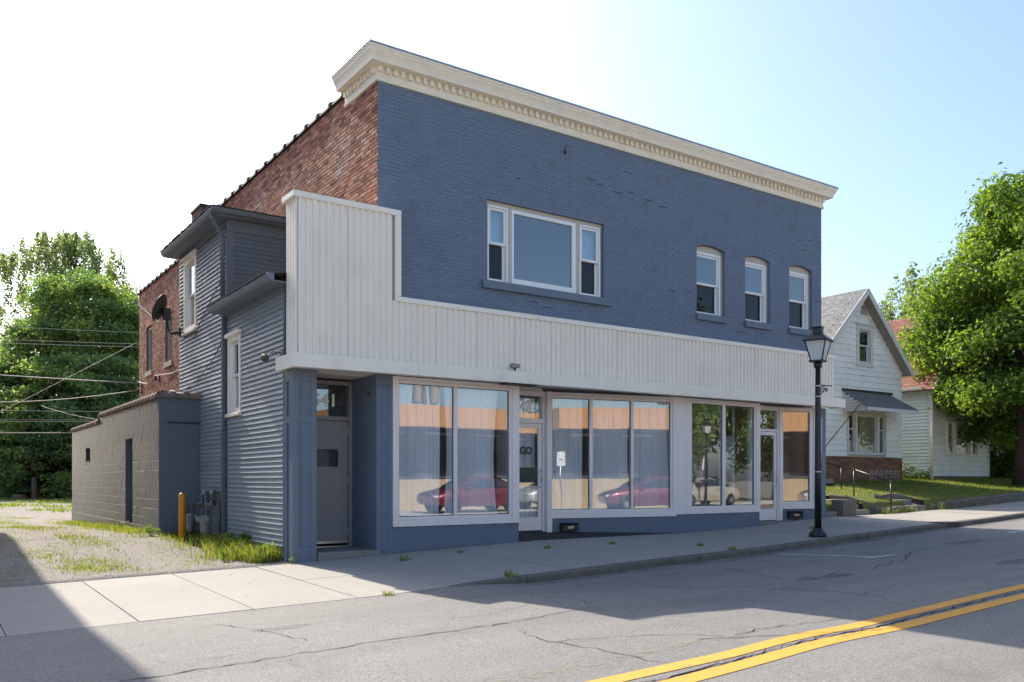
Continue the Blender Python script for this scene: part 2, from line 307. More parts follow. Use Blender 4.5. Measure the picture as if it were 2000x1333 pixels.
# ---------------------------------------------------------------- object helpers
WM = {}                                                  # world matrix of every object made
I4 = Matrix.Identity(4)
def T(x, y, z): return Matrix.Translation((x, y, z))
def RZ(a): return Matrix.Rotation(a, 4, 'Z')
def link(o, parent=None, M=None):
    COL.objects.link(o); M = M if M is not None else I4
    if parent is not None:
        o.parent = parent; o.matrix_basis = WM[parent.name].inverted() @ M
    else: o.matrix_basis = M
    WM[o.name] = M.copy(); return o
def tag(o, label=None, cat=None, group=None, kind=None):
    if label: o['label'] = label
    if cat: o['category'] = cat
    if group: o['group'] = group
    if kind: o['kind'] = kind
    return o
def thing(name, label, cat, M=I4, group=None):
    return tag(link(bpy.data.objects.new(name, None), None, M), label, cat, group)
class MB:
    """collects simple solids, then becomes one mesh object"""
    def __init__(s): s.v = []; s.f = []; s.sm = []
    def add(s, vs, fs, smooth=False):
        n = len(s.v); s.v += [tuple(p) for p in vs]; s.f += [tuple(i+n for i in f) for f in fs]; s.sm += [smooth]*len(fs); return s
    def box(s, x0, x1, y0, y1, z0, z1):
        return s.add([(x0,y0,z0),(x1,y0,z0),(x1,y1,z0),(x0,y1,z0),(x0,y0,z1),(x1,y0,z1),(x1,y1,z1),(x0,y1,z1)],
                     [(3,2,1,0),(4,5,6,7),(0,1,5,4),(1,2,6,5),(2,3,7,6),(3,0,4,7)])
    def prism(s, poly, axis, a, b, smooth=False):
        """poly of 2D points, pushed along axis ('x': (y,z), 'y': (x,z), 'z': (x,y)) from a to b"""
        def P(p, c): return {'x': (c, p[0], p[1]), 'y': (p[0], c, p[1]), 'z': (p[0], p[1], c)}[axis]
        n = len(poly); vs = [P(p, a) for p in poly] + [P(p, b) for p in poly]
        fs = [(i, (i+1) % n, (i+1) % n+n, i+n) for i in range(n)]
        s.add(vs, fs, smooth); m = len(s.v)-2*n
        s.f += [tuple(m+i for i in reversed(range(n))), tuple(m+n+i for i in range(n))]; s.sm += [False, False]; return s
    def tube(s, pts, r, n=8, cap=True):
        pts = [Vector(p) for p in pts]; rs = r if isinstance(r, (list, tuple)) else [r]*len(pts); vs = []; up = None
        for i, p in enumerate(pts):
            d = (pts[min(i+1, len(pts)-1)]-pts[max(i-1, 0)]).normalized()
            if up is None: up = Vector((0, 0, 1)) if abs(d.z) < .9 else Vector((1, 0, 0))
            a = d.cross(up).normalized(); b = a.cross(d).normalized(); up = b
            for k in range(n):
                q = 2*math.pi*k/n; vs.append(p+(a*math.cos(q)+b*math.sin(q))*rs[i])
        fs = [(i*n+k, i*n+(k+1) % n, (i+1)*n+(k+1) % n, (i+1)*n+k) for i in range(len(pts)-1) for k in range(n)]
        s.add(vs, fs, True)
        if cap:
            m = len(s.v)-len(vs); s.f += [tuple(m+k for k in reversed(range(n))), tuple(m+len(vs)-n+k for k in range(n))]; s.sm += [False, False]
        return s
    def lathe(s, prof, c=(0, 0, 0), n=16, axis='z'):
        vs = []
        for r, h in prof:
            for k in range(n):
                q = 2*math.pi*k/n; x, y = r*math.cos(q), r*math.sin(q)
                p = (x, y, h) if axis == 'z' else ((h, x, y) if axis == 'x' else (x, h, y))
                vs.append((p[0]+c[0], p[1]+c[1], p[2]+c[2]))
        fs = [(i*n+k, i*n+(k+1) % n, (i+1)*n+(k+1) % n, (i+1)*n+k) for i in range(len(prof)-1) for k in range(n)]
        s.add(vs, fs, True); m = len(s.v)-len(vs)
        s.f += [tuple(m+k for k in reversed(range(n))), tuple(m+len(vs)-n+k for k in range(n))]; s.sm += [False, False]; return s
    def mesh(s, name, mat):
        me = bpy.data.meshes.new(name); me.from_pydata(s.v, [], s.f); me.materials.append(MATS[mat])
        me.polygons.foreach_set('use_smooth', s.sm); me.update(); return me
    def build(s, name, mat, parent=None, M=None, bev=0.0, seg=1, local=None):
        o = link(bpy.data.objects.new(name, s.mesh(name, mat)), parent, M)
        if bev:
            b = o.modifiers.new('bevel', 'BEVEL'); b.width = bev; b.segments = seg; b.limit_method = 'ANGLE'; b.angle_limit = R(35)
        return o
def add_rnd(me, vals):
    a = me.attributes.new('rnd', 'FLOAT', 'FACE'); a.data.foreach_set('value', np.asarray(vals, dtype=np.float32))
def fastmesh(name, V, F, mat, rnd=None, smooth=False):
    V = np.asarray(V, dtype=np.float32); F = np.asarray(F, dtype=np.int32); k = F.shape[1]
    me = bpy.data.meshes.new(name); me.vertices.add(len(V)); me.vertices.foreach_set('co', V.ravel())
    me.loops.add(F.size); me.loops.foreach_set('vertex_index', F.ravel()); me.polygons.add(len(F))
    me.polygons.foreach_set('loop_start', np.arange(0, F.size, k, dtype=np.int32))
    me.materials.append(MATS[mat]); me.update(calc_edges=True)
    me.polygons.foreach_set('use_smooth', np.full(len(F), bool(smooth)))
    if rnd is not None: add_rnd(me, rnd)
    return me
def FRONT(y=0.0): return T(0, y, 0)
def SIDE(x): return Matrix(((0, 1, 0, x), (-1, 0, 0, 0), (0, 0, 1, 0), (0, 0, 0, 1)))   # faces -X; local x = -Y
def RSIDE(x): return Matrix(((0, -1, 0, x), (1, 0, 0, 0), (0, 0, 1, 0), (0, 0, 0, 1)))  # faces +X; local x = +Y
def subtract(iv, cut):
    res = []
    for a, b in iv:
        c, d = cut
        if d <= a or c >= b: res.append((a, b)); continue
        if c > a: res.append((a, c))
        if d < b: res.append((d, b))
    return res
def wallslab(parent, M, a0, a1, b0, b1, th, holes, mat, name, y0=0.0):
    """wall with rectangular openings; outer face at local y = y0, inner at y0 + th"""
    xs = sorted({a0, a1, *[h[0] for h in holes], *[h[1] for h in holes]}); zs = sorted({b0, b1, *[h[2] for h in holes], *[h[3] for h in holes]})
    xs = [x for x in xs if a0 <= x <= a1]; zs = [z for z in zs if b0 <= z <= b1]
    def inside(x, z): return any(h[0] < x < h[1] and h[2] < z < h[3] for h in holes)
    mb = MB()
    for j in range(len(zs)-1):
        run = None
        for i in range(len(xs)-1):
            if not inside((xs[i]+xs[i+1])/2, (zs[j]+zs[j+1])/2):
                run = (run[0], xs[i+1]) if run else (xs[i], xs[i+1])
            if (inside((xs[i]+xs[i+1])/2, (zs[j]+zs[j+1])/2) or i == len(xs)-2) and run:
                mb.box(run[0], run[1], y0, y0+th, zs[j], zs[j+1]); run = None
    return mb.build(name, mat, parent, M)
def masonry(parent, M, a0, a1, b0, b1, holes, bw, bh, gap, depth, mat, name, rest, nobj, key, jit=.0015, limit=None, stag=.5, skip=None):
    """real pieces laid in running bond: the nobj that show largest are objects, the others one joined part"""
    pieces = []; nb = int(math.ceil((b1-b0)/bh))
    for i in range(nb):
        z0 = b0+i*bh; z1 = min(z0+bh-gap, b1); zc = (z0+z1)/2
        if z1-z0 < bh*.3: continue
        lo, hi = (a0, a1) if limit is None else limit(zc)
        if hi-lo < .03: continue
        iv = [(lo, hi)]
        for h in holes:
            if h[2] < z1 and h[3] > z0: iv = subtract(iv, (h[0], h[1]))
        off = (i % 2)*bw*stag + (RNG.random()-.5)*bw*.08
        k0 = int(math.floor((lo-a0-off)/bw)); x = a0+off+k0*bw
        while x < hi:
            for a, b in iv:
                s, e = max(x, a), min(x+bw-gap, b)
                if e-s > .035: pieces.append((s, e, z0, z1, abs(e-s-(bw-gap)) < 1e-4 and abs(z1-z0-(bh-gap)) < 1e-4))
            x += bw
    if skip: pieces = [p for p in pieces if not skip(p)]
    full = sorted([p for p in pieces if p[4]], key=lambda p: key((p[0]+p[1])/2, (p[2]+p[3])/2))[:nobj]
    fs = set(full); other = [p for p in pieces if p not in fs]
    if full:
        w, h = bw-gap, bh-gap; mb = MB(); c = min(.004, h*.06)
        mb.add([(-w/2, depth, -h/2), (w/2, depth, -h/2), (w/2, depth, h/2), (-w/2, depth, h/2), (-w/2, c, -h/2), (w/2, c, -h/2), (w/2, c, h/2), (-w/2, c, h/2),
                (-w/2+c, 0, -h/2+c), (w/2-c, 0, -h/2+c), (w/2-c, 0, h/2-c), (-w/2+c, 0, h/2-c)],
               [(8,9,10,11), (4,5,9,8), (5,6,10,9), (6,7,11,10), (7,4,8,11), (0,1,5,4), (1,2,6,5), (2,3,7,6), (3,0,4,7)])
        me = mb.mesh(name, mat)
        for p in full:
            link(bpy.data.objects.new(name, me), parent, M @ T((p[0]+p[1])/2, (RNG.random()-.5)*2*jit, (p[2]+p[3])/2))
    if other:
        P = np.array([p[:4] for p in other]); n = len(P); y = (RNG.random(n)-.5)*2*jit
        V = np.zeros((n, 8, 3)); c = .003
        for k, (ia, ib, ins) in enumerate([(0,2,0),(1,2,0),(1,3,0),(0,3,0),(0,2,1),(1,2,1),(1,3,1),(0,3,1)]):
            sx = c if ia == 0 else -c; sz = c if ib == 2 else -c
            V[:, k, 0] = P[:, ia]+(sx if ins else 0); V[:, k, 2] = P[:, ib]+(sz if ins else 0); V[:, k, 1] = (y if ins else depth)
        base = np.array([(4,5,6,7),(0,1,5,4),(1,2,6,5),(2,3,7,6),(3,0,4,7)])
        F = (base[None]+(np.arange(n)*8)[:, None, None]).reshape(-1, 4)
        me = fastmesh(rest, V.reshape(-1, 3), F, mat, np.repeat(RNG.random(n), 5))
        tag(link(bpy.data.objects.new(rest, me), parent, M), kind='stuff')
def boards(parent, M, a0, a1, b0, b1, ex, holes, mat, name, limit=None, th=.02, wob=.0):
    """lapped horizontal boards, each a wedge of its own"""
    n = int(round((b1-b0)/ex)); cache = {}
    for i in range(n):
        z = b0+i*ex; lo, hi = (a0, a1) if limit is None else limit(z+ex/2)
        if hi-lo < .04: continue
        iv = [(lo, hi)]
        for h in holes:
            if h[2] < z+ex*.6 and h[3] > z+ex*.4: iv = subtract(iv, (h[0], h[1]))
        for a, b in iv:
            L = round(b-a, 3)
            if L not in cache:
                mb = MB(); k = 6 if wob and L > 1 else 1; prof = [(0, -.004), (-th, 0), (-th, .006), (-.004, ex+.012), (0, ex+.012)]; vs = []
                for q in range(k+1):
                    dz = (RNG.random()-.5)*wob; dy = (RNG.random()-.5)*wob*.5
                    vs += [(L*q/k, y+(dy if y < -.01 else 0), zz+(dz if zz < .01 else 0)) for y, zz in prof]
                fs = [(q*5+j, q*5+(j+1) % 5, (q+1)*5+(j+1) % 5, (q+1)*5+j) for q in range(k) for j in range(5)] + [(4,3,2,1,0), tuple(k*5+j for j in range(5))]
                cache[L] = mb.add(vs, fs).mesh(name, mat)
            link(bpy.data.objects.new(name, cache[L]), parent, M @ T(a, (RNG.random()-.5)*.003, z+(RNG.random()-.5)*.004))
def hung_window(parent, M, a0, a1, b0, b1, casing='vinyl_white', cw=.06, proud=.0, rec=.10, sill=None, gl='house_glass', split=.5, sash='vinyl_white', lower='house_glass', name='window', inner=True, sillmat='paint_blue_trim', sillout=.08, sillover=.12, head=False):
    """double-hung window: casing, two sashes with a pane each, optional sill"""
    mb = MB(); y0, y1 = -proud, rec+.04
    mb.box(a0, a0+cw, y0, y1, b0, b1).box(a1-cw, a1, y0, y1, b0, b1).box(a0+cw, a1-cw, y0, y1, b1-cw, b1).box(a0+cw, a1-cw, y0, y1, b0, b0+cw*.8)
    if head: mb.box(a0-.05, a1+.05, y0-.05, y0+.02, b1-.001, b1+.07)
    wn = mb.build(name, casing, parent, M, bev=.004)
    zm = b0+(b1-b0)*split; s = .045; x0, x1 = a0+cw+.002, a1-cw-.002
    for lo, hi, yy, g in ((zm-.02, b1-cw-.002, rec-.02, gl), (b0+cw*.8+.002, zm+.025, rec+.03, lower)):
        m2 = MB().box(x0, x0+s, yy, yy+.035, lo, hi).box(x1-s, x1, yy, yy+.035, lo, hi).box(x0+s, x1-s, yy, yy+.035, hi-s, hi).box(x0+s, x1-s, yy, yy+.035, lo, lo+s)
        so_ = m2.build('sash', sash, wn, M, bev=.003)
        MB().box(x0+s, x1-s, yy+.014, yy+.020, lo+s, hi-s).build('pane', g, wn, M)
    if sill is not None:
        MB().box(a0-sillover, a1+sillover, -sillout, rec, b0-sill, b0-.002).build('sill', sillmat, wn, M, bev=.005)
    return wn
_txt = {}
def text_mesh(s, size, depth, mat, off=0.0, space=1.0):
    cu = bpy.data.curves.new('text', 'FONT'); cu.body = s; cu.size = size; cu.extrude = depth; cu.offset = off; cu.space_character = space
    o = bpy.data.objects.new('text', cu); COL.objects.link(o); dg = bpy.context.evaluated_depsgraph_get()
    me = bpy.data.meshes.new_from_object(o.evaluated_get(dg)); bpy.data.objects.remove(o); me.materials.clear(); me.materials.append(MATS[mat]); return me
def lettering(parent, M, s, x, z, size, mat, name, off=.0, space=1.0, y=0.0):
    """flat letters standing on a wall: local x along, z up, facing -y"""
    return link(bpy.data.objects.new(name, text_mesh(s, size, .004, mat, off, space)), parent, M @ T(x, y, z) @ Matrix.Rotation(R(90), 4, 'X'))

# ---------------------------------------------------------------- levels of the ground
KS = [(-400,-3),(-30,-1.15),(-6,-.465),(-1.49,-.34),(3,-.2),(7.4,-.1),(12.4,.05),(15.3,.11),(18.84,.21),(22.7,.345),(30,.6),(60,1.6),(400,3)]
KB = [(-400,-3),(-30,-1.15),(-6,-.455),(-1.49,-.345),(0,-.272),(2.95,-.165),(6.5,-.155),(7.4,-.155),(9.87,-.068),(10.7,-.01),(12.4,.06),(15.3,.10),(18.84,.18),(22.7,.345),(30,.6),(60,1.6),(400,3)]
YC = [(-400,-3.8),(-6,-3.72),(-1.6,-3.85),(.7,-3.66),(3,-3.58),(5.5,-3.48),(8.5,-3.12),(12.3,-2.92),(17.3,-2.45),(24,-2.2),(400,-2.2)]
ZF = [(-400,-2.5),(-40,-1.1),(-6,-.5),(0,-.38),(6,-.3),(30,-.27),(60,-.25),(400,-.25)]
def ip(K, x): return float(np.interp(x, [k[0] for k in K], [k[1] for k in K]))
def kerbh(x):
    t = min(max((x+.8)/1.6, 0), 1); return .1*t*t*(3-2*t)
def walk_z(x, y):
    yc = ip(YC, x); s = min(max(y/yc, 0), 1); return ip(KB, x)*(1-s)+(ip(KS, x)+.015*yc)*s
def road_z(x, y):
    yc = ip(YC, x); zn = ip(KS, x)+.015*yc-kerbh(x)-.004; s = min(max((y-yc)/(-13.9-yc), 0), 1)
    return zn*(1-s)+ip(ZF, x)*s+.36*s*(1-s)
def drive_z(x, y): return float(np.interp(y, [0, 1.5, 5.45, 8, 17, 40, 60, 400], [ip(KB, x)-.012, ip(KB, x)*.7-.08, -.13, -.15, -.35, -.28, -.2, 0]))
def lawn_z(x, y): return float(np.interp(y, [0, .22, .26, 1.2, 4.0, 12, 60], [ip(KB, x), ip(KB, x)+.02, ip(KB, x)+.27, .5*ip(KB, x)+.5, .95+.012*(x-20), 1.1, 1.3]))

def sheet(name, xs, ys, zf, mat, keep=None, kind='structure', parent=None):
    V = []; idx = {}; F = []
    for j, y in enumerate(ys):
        for i, x in enumerate(xs): idx[i, j] = len(V); V.append((x, y, zf(x, y)))
    for j in range(len(ys)-1):
        for i in range(len(xs)-1):
            if keep is None or keep((xs[i]+xs[i+1])/2, (ys[j]+ys[j+1])/2): F.append((idx[i,j], idx[i+1,j], idx[i+1,j+1], idx[i,j+1]))
    me = fastmesh(name, V, F, mat, smooth=True); o = link(bpy.data.objects.new(name, me), parent)
    if kind: o['kind'] = kind
    return o
def ground_z(x, y):
    if y < -13.9: return ip(ZF, x)+ (0 if x < 3 else .0)
    if y < ip(YC, x): return road_z(x, y)-.06
    if y < 0: return walk_z(x, y)-.10
    if x < -1.2: return drive_z(x, y)
    if x < 12.4: return drive_z(-1.5, y)-.25 if y < 19 else drive_z(x, y)
    return lawn_z(x, y)-.15 if x > 13 else walk_z(x, 0)-.1
gx = [-500,-200,-80,-40,-25,-15]+[-12+.5*i for i in range(22)]+[-1.21,-1.19]+[-.5+1.0*i for i in range(13)]+[12.39,12.41,13.0,13.2]+[15+2*i for i in range(8)]+[34,40,50,70,120,250,500]
gy = [-500,-200,-80,-50,-30,-22,-17,-15,-13.95,-13.85]+[-13+i for i in range(9)]+[-4.2,-4.0,-3.8,-3.6,-3.4,-3.0,-2.6,-2.3,-2.0,-1,-.02,.02]+[.5+.75*i for i in range(26)]+[21,24,28,32,36,42,50,60,90,150,300,600]
sheet('ground', gx, gy, ground_z, 'gravel_ground')
rx = [-300,-150,-80,-40,-20,-12]+[-9+.25*i for i in range(131)]+[26,30,40,60,100,200,300]
def road_y(x, s): return ip(YC, x)*(1-s)+(-13.9)*s
V = []; F = []; ns = 64
for i, x in enumerate(rx):
    for j in range(ns+1):
        s = j/ns; y = ip(YC, x)+.02 if j == 0 else road_y(x, s); V.append((x, y, road_z(x, y)))
for i in range(len(rx)-1):
    for j in range(ns): a = i*(ns+1)+j; F.append((a, a+1, a+ns+2, a+ns+1))
ROAD = tag(link(bpy.data.objects.new('road', fastmesh('road', V, F, 'asphalt', smooth=True))), kind='structure')
def ribbon(name, path, wdt, mat, zf, lift, parent, jag=0.0):
    """a flat strip on the road along a path"""
    V = []; F = []; n = 0; P = [Vector(p) for p in path]
    for i in range(len(P)-1):
        L = (P[i+1]-P[i]).length; k = max(1, int(L/.25))
        for q in range(k+(i == len(P)-2)):
            p = P[i].lerp(P[i+1], q/k); d = (P[i+1]-P[i]).normalized(); nn = Vector((-d.y, d.x))
            if jag: p = p+nn*(random.random()-.5)*jag+d*(random.random()-.5)*jag
            ww = wdt*(.4+random.random()*1.2) if jag else wdt
            for sg in (-1, 1):
                q2 = p+nn*sg*ww/2; V.append((q2.x, q2.y, zf(q2.x, q2.y)+lift))
            if n: F.append((2*n-2, 2*n-1, 2*n+1, 2*n))
            n += 1
    return link(bpy.data.objects.new(name, fastmesh(name, V, F, mat)), parent)
def long(a, b, y): return [(a+(b-a)*i/60, y) for i in range(61)]
ribbon('centre_line', [(-14,-9.9),(-6,-9.27),(-2.8,-9.03),(-1.46,-8.985),(.94,-8.725),(4.15,-8.52),(12,-8.05),(40,-7.0)], .16, 'line_yellow', road_z, .0045, ROAD)
ribbon('centre_line', [(-14,-10.2),(-6,-9.58),(-3,-9.38),(-1.62,-9.27),(.41,-9.06),(3.34,-8.89),(12,-8.38),(40,-7.3)], .17, 'line_yellow', road_z, .0045, ROAD)
ribbon('faded_line', [(-9,-8.95),(-2.6,-8.58),(-.93,-8.50),(.6,-8.36),(1.7,-8.33),(3.5,-8.22),(4.9,-8.1),(12,-7.7)], .13, 'line_yellow_old', road_z, .005, ROAD)
ribbon('gutter_stain', [(.2+i*.5, ip(YC, .2+i*.5)-.20) for i in range(60)], .34, 'gutter_stain', road_z, .0035, ROAD)
def ragged(name, cx, cy, a, b, mat, zf, lift, parent, n=40, sq=4.0):
    """irregular flat patch on the road"""
    V = [(cx, cy, zf(cx, cy)+lift)]
    for ring in (.5, 1.0):
        for i in range(n):
            q = 2*math.pi*i/n; c_, s_ = math.cos(q), math.sin(q); k = (abs(c_)**sq+abs(s_)**sq)**(-1/sq)*(1+(random.random()-.5)*.08)*ring
            x, y = cx+a*k*c_, cy+b*k*s_; V.append((x, y, zf(x, y)+lift))
    F = []
    for i in range(n):
        j = (i+1) % n; F += [(0, 1+i, 1+j), (1+i, 1+n+i, 1+n+j), (1+i, 1+n+j, 1+j)]
    return link(bpy.data.objects.new(name, fastmesh(name, V, F, mat)), parent)
for cx, cy, a, b in ((3.4, -6.4, .55, .22), (.9, -4.6, .28, .10), (9.6, -5.0, .7, .2), (-3.6, -5.4, .30, .12), (6.9, -7.2, .7, .18)): ragged('oil_stain', cx, cy, a, b, 'gutter_stain', road_z, .0028, ROAD, sq=2.0)
ribbon('gutter_stain', [(-1.0+i*.33, ip(YC, -1+i*.33)*0-.06) for i in range(12)], .10, 'gutter_stain', walk_z, .0065, ROAD)
ribbon('gutter_stain', [(7.2+i*.33, -.06) for i in range(14)], .12, 'gutter_stain', walk_z, .0065, ROAD)
ribbon('parking_mark', [(5.80,-3.75),(6.09,-5.34)], .09, 'line_white', road_z, .006, ROAD)
ribbon('parking_mark', [(5.85,-5.38),(6.62,-5.40)], .09, 'line_white', road_z, .0085, ROAD)
ribbon('parking_mark', [(12.0,-4.6),(17.0,-4.4)], .08, 'line_white', road_z, .006, ROAD)
def wiggle(path, step, amp):
    o = []
    for i in range(len(path)-1):
        a, b = Vector(path[i]), Vector(path[i+1]); k = max(1, int((b-a).length/step))
        for q in range(k): o.append(tuple(a.lerp(b, q/k)+Vector(((random.random()-.5)*amp, (random.random()-.5)*amp))))
    return o+[path[-1]]
CR = [([(-5.3,-6.82),(-4.31,-6.79),(-3.13,-6.7),(-1.92,-6.73)], .018), ([(-2.05,-7.08),(-2.15,-7.56),(-2.10,-7.94),(-2.067,-8.28),(-2.06,-8.57),(-2.05,-8.78),(-1.98,-8.92)], .010),
      ([(-2.9,-9.28),(-1.99,-9.18),(-1.09,-9.08),(-.17,-8.98),(1.16,-8.85),(2.26,-8.79),(3.83,-8.71),(9,-8.4)], .018), ([(-2.6,-9.24),(-1.2,-9.13),(.4,-8.96),(1.6,-8.84),(3,-8.74)], .010),
      ([(1.16,-5.46),(1.42,-5.96),(1.88,-6.21),(1.96,-6.61),(2.12,-6.93),(2.25,-7.45),(2.28,-7.94)], .014), ([(1.9,-6.3),(2.9,-6.5),(4.0,-6.2),(4.55,-6.29)], .012),
      ([(4.55,-6.29),(5.9,-5.94),(7.33,-5.26),(8.4,-5.73)], .016), ([(6.2,-5.8),(7.4,-6.6),(9.2,-6.4)], .012), ([(-1.9,-6.73),(-.6,-6.5),(1.2,-6.55)], .010), ([(-2.22,-7.7),(-1.4,-8.0),(-.9,-8.5)], .010)]
for i in range(26):
    x0_, y0_ = -5+random.random()*18, -4.4-random.random()*7; a_ = random.random()*.9-.45+(math.pi/2 if random.random() < .3 else 0); l_ = .5+random.random()*1.6
    CR.append(([(x0_, y0_), (x0_+math.cos(a_)*l_*.5, y0_+math.sin(a_)*l_*.5+random.random()*.2-.1), (x0_+math.cos(a_)*l_, y0_+math.sin(a_)*l_)], .006+random.random()*.006))
for p, wd in CR: ribbon('crack', wiggle(p, .11, .07), wd*.75, 'crack_dark', road_z, .005, ROAD, jag=.02)

# sidewalk: separate concrete slabs on a bed, kerb stones along the road
WALK = sheet('sidewalk', [x for x in gx if -80 <= x <= 120], [-1.0+.1*i for i in range(11)], lambda x, y: walk_z(x, -y*ip(YC, x))-.055 if True else 0, 'concrete_old')
me = WALK.data
co = np.zeros(len(me.vertices)*3, dtype=np.float32); me.vertices.foreach_get('co', co); co = co.reshape(-1, 3)
for v in co: v[1] = -v[1]*ip(YC, float(v[0]))*1.0
me.vertices.foreach_set('co', co.ravel()); me.update()
def slab(x0, x1, s0, s1, gap=.012):
    """one slab of the walk, s is the share of the width from the building to the kerb"""
    V = []; F = []; nx, ny = max(2, int((x1-x0)/.4)), max(2, int((s1-s0)*8)); dz = (random.random()-.5)*.006
    for j in range(ny+1):
        for i in range(nx+1):
            x = x0+gap/2+(x1-x0-gap)*i/nx; yc = ip(YC, x)+(.16 if x > .6 else .0 if x < -.9 else .16*(x+.9)/1.5)
            y = yc*(s0+(s1-s0)*j/ny); y += gap/2 if j == ny else (-gap/2 if j == 0 and s0 > 0 else 0)
            V.append((x, y, walk_z(x, y)+dz))
    n = (nx+1)*(ny+1)
    for j in range(ny):
        for i in range(nx): a = j*(nx+1)+i; F.append((a, a+nx+1, a+nx+2, a+1))
    rim = [i for i in range(nx+1)]+[(j+1)*(nx+1)-1 for j in range(1, ny+1)]+[ny*(nx+1)+i for i in range(nx-1, -1, -1)]+[j*(nx+1) for j in range(ny-1, 0, -1)]
    low = [(V[i][0], V[i][1], V[i][2]-.08) for i in rim]; base = len(V); V += low
    for k in range(len(rim)): k2 = (k+1) % len(rim); F.append((rim[k], rim[k2], base+k2, base+k))
    link(bpy.data.objects.new('slab', fastmesh('slab', V, F, 'concrete_walk')), WALK)
xs = [-25,-20,-16,-12.5,-9.5,-7.6,-5.75,-4.55,-3.35,-2.1,-.55,1.35,3.25,5.15,7.05,8.95,10.85,12.75,14.7,16.6,18.5,20.4,22.4,25,28,31,35,40]
for a, b in zip(xs[:-1], xs[1:]):
    if b < -2: slab(a, b, 0, .22); slab(a, b, .22, 1)
    elif a < 13: slab(a, b, 0, .5); slab(a, b, .5, 1)
    else: slab(a, b, 0, 1)
KERB = tag(link(bpy.data.objects.new('kerb', None)), kind='structure')
KM = MB()
kx = [-.8,.5,2.3,4.1,5.9,7.7,9.5,11.3,12.6,13.5,15.3,17.1,18.9,20.7,22.5,25,28,32,36,40]
for a, b in zip(kx[:-1], kx[1:]):
    mb = MB(); n = 6; vs = []
    drain = abs(a-12.6) < .01
    for i in range(n+1):
        x = a+.006+(b-a-.012)*i/n; yc = ip(YC, x); zt = walk_z(x, yc)+.003; zb = road_z(x, yc)-.12; h = max(kerbh(x), .012)
        vs += [(x, yc+.15, zt), (x, yc+.02, zt), (x, yc-.005, zt-.02*min(1, h/.05)), (x, yc-.02, zb), (x, yc+.15, zb)]
    fs = [(q*5+j, (q+1)*5+j, (q+1)*5+(j+1) % 5, q*5+(j+1) % 5) for q in range(n) for j in range(5)]+[(0,1,2,3,4), tuple(n*5+j for j in reversed(range(5)))]
    mb.add(vs, fs); mb.build('kerb_stone', 'kerb_concrete', KERB, bev=.012)
x = 13.05; yc = ip(YC, x); zt = walk_z(x, yc)
dr = thing('storm_drain', 'dark storm drain slot in the kerb beyond the street lamp', 'drain', T(x, yc, zt))
MB().box(x-.32, x+.32, yc-.035, yc+.10, zt-.085, zt-.035).build('slot', 'dark_glass_back', dr)
MB().box(x-.42, x+.42, yc-.03, yc+.3, zt+.004, zt+.018).build('cover', 'kerb_concrete', dr, bev=.005)

# ================================================================ the corner shop building
BLD = thing('brick_shop_building', 'two-storey brick shop painted slate blue with cream cornice and metal canopy', 'building', T(6, 5, -.2))
W = 12.22; ZT = 7.82
BIG = (2.22, 5.066, 4.69, 6.21)
ARCH = [(7.759, 8.673), (9.365, 10.248), (10.960, 11.845)]; AZ0, AZ1, AR = 4.695, 6.18, .075
holes = [BIG]+[(a, b, AZ0, AZ1+AR+.01) for a, b in ARCH]
fw = wallslab(BLD, FRONT(.006), .014, W, 3.0, ZT, .29, holes, 'paint_blue', 'front_wall')
def arch_z(x, a, b, r=AR, z=AZ1):
    h = (b-a)/2; rad = (h*h+r*r)/(2*r); c = (a+b)/2; return z+r-rad+math.sqrt(max(rad*rad-(x-c)**2, 0))
def near_arch(p):
    for a, b in ARCH:
        xc, zc = (p[0]+p[1])/2, (p[2]+p[3])/2
        if a-.06 < xc < b+.06 and AZ1-.03 < zc < arch_z(min(max(xc, a), b), a, b)+.235: return True
    return False
bh = [BIG]+[(a, b, AZ0, AZ1) for a, b in ARCH]
def cam_key(M):
    def k(a, b):
        p = M @ Vector((a, 0, b)); return (p-camo.location).length
    return k
masonry(fw, FRONT(), 0, W, 3.95, ZT, bh, .2125, .0677, .009, .010, 'paint_blue', 'painted_brick', 'painted_brickwork', 300, cam_key(FRONT()), .0022, skip=near_arch)
for a, b in ARCH:
    mb = MB(); n = 12; xs_ = [a+(b-a)*i/n for i in range(n+1)]                 # spandrel under the soldier course
    poly = [(x, arch_z(x, a, b)) for x in xs_]; top = AZ1+AR+.25
    for i in range(n):
        (x0, z0), (x1, z1) = poly[i], poly[i+1]
        mb.add([(x0,.0075,z0),(x1,.0075,z1),(x1,.0075,top),(x0,.0075,top),(x0,.29,z0),(x1,.29,z1),(x1,.29,AZ1+AR+.012),(x0,.29,AZ1+AR+.012)], [(0,1,2,3),(0,4,5,1)])
    mb.build('arch_head', 'paint_blue', fw)
    c = (a+b)/2; h = (b-a)/2; rad = (h*h+AR*AR)/(2*AR); zc = AZ1+AR-rad; A0 = math.asin((h+.04)/rad); m = 15
    for i in range(m):
        q0, q1 = -A0+2*A0*i/m, -A0+2*A0*(i+1)/m-.009/rad; ro = rad+.21; ri = rad+.002
        P = [(c+r*math.sin(q), zc+r*math.cos(q)) for q, r in ((q0, ri), (q1, ri), (q1, ro), (q0, ro))]
        yj = (random.random()-.5)*.004
        MB().add([(x, yj, z) for x, z in P]+[(x, .011, z) for x, z in P], [(0,1,2,3),(0,4,5,1),(1,5,6,2),(2,6,7,3),(3,7,4,0)]).build('arch_brick', 'paint_blue', fw)
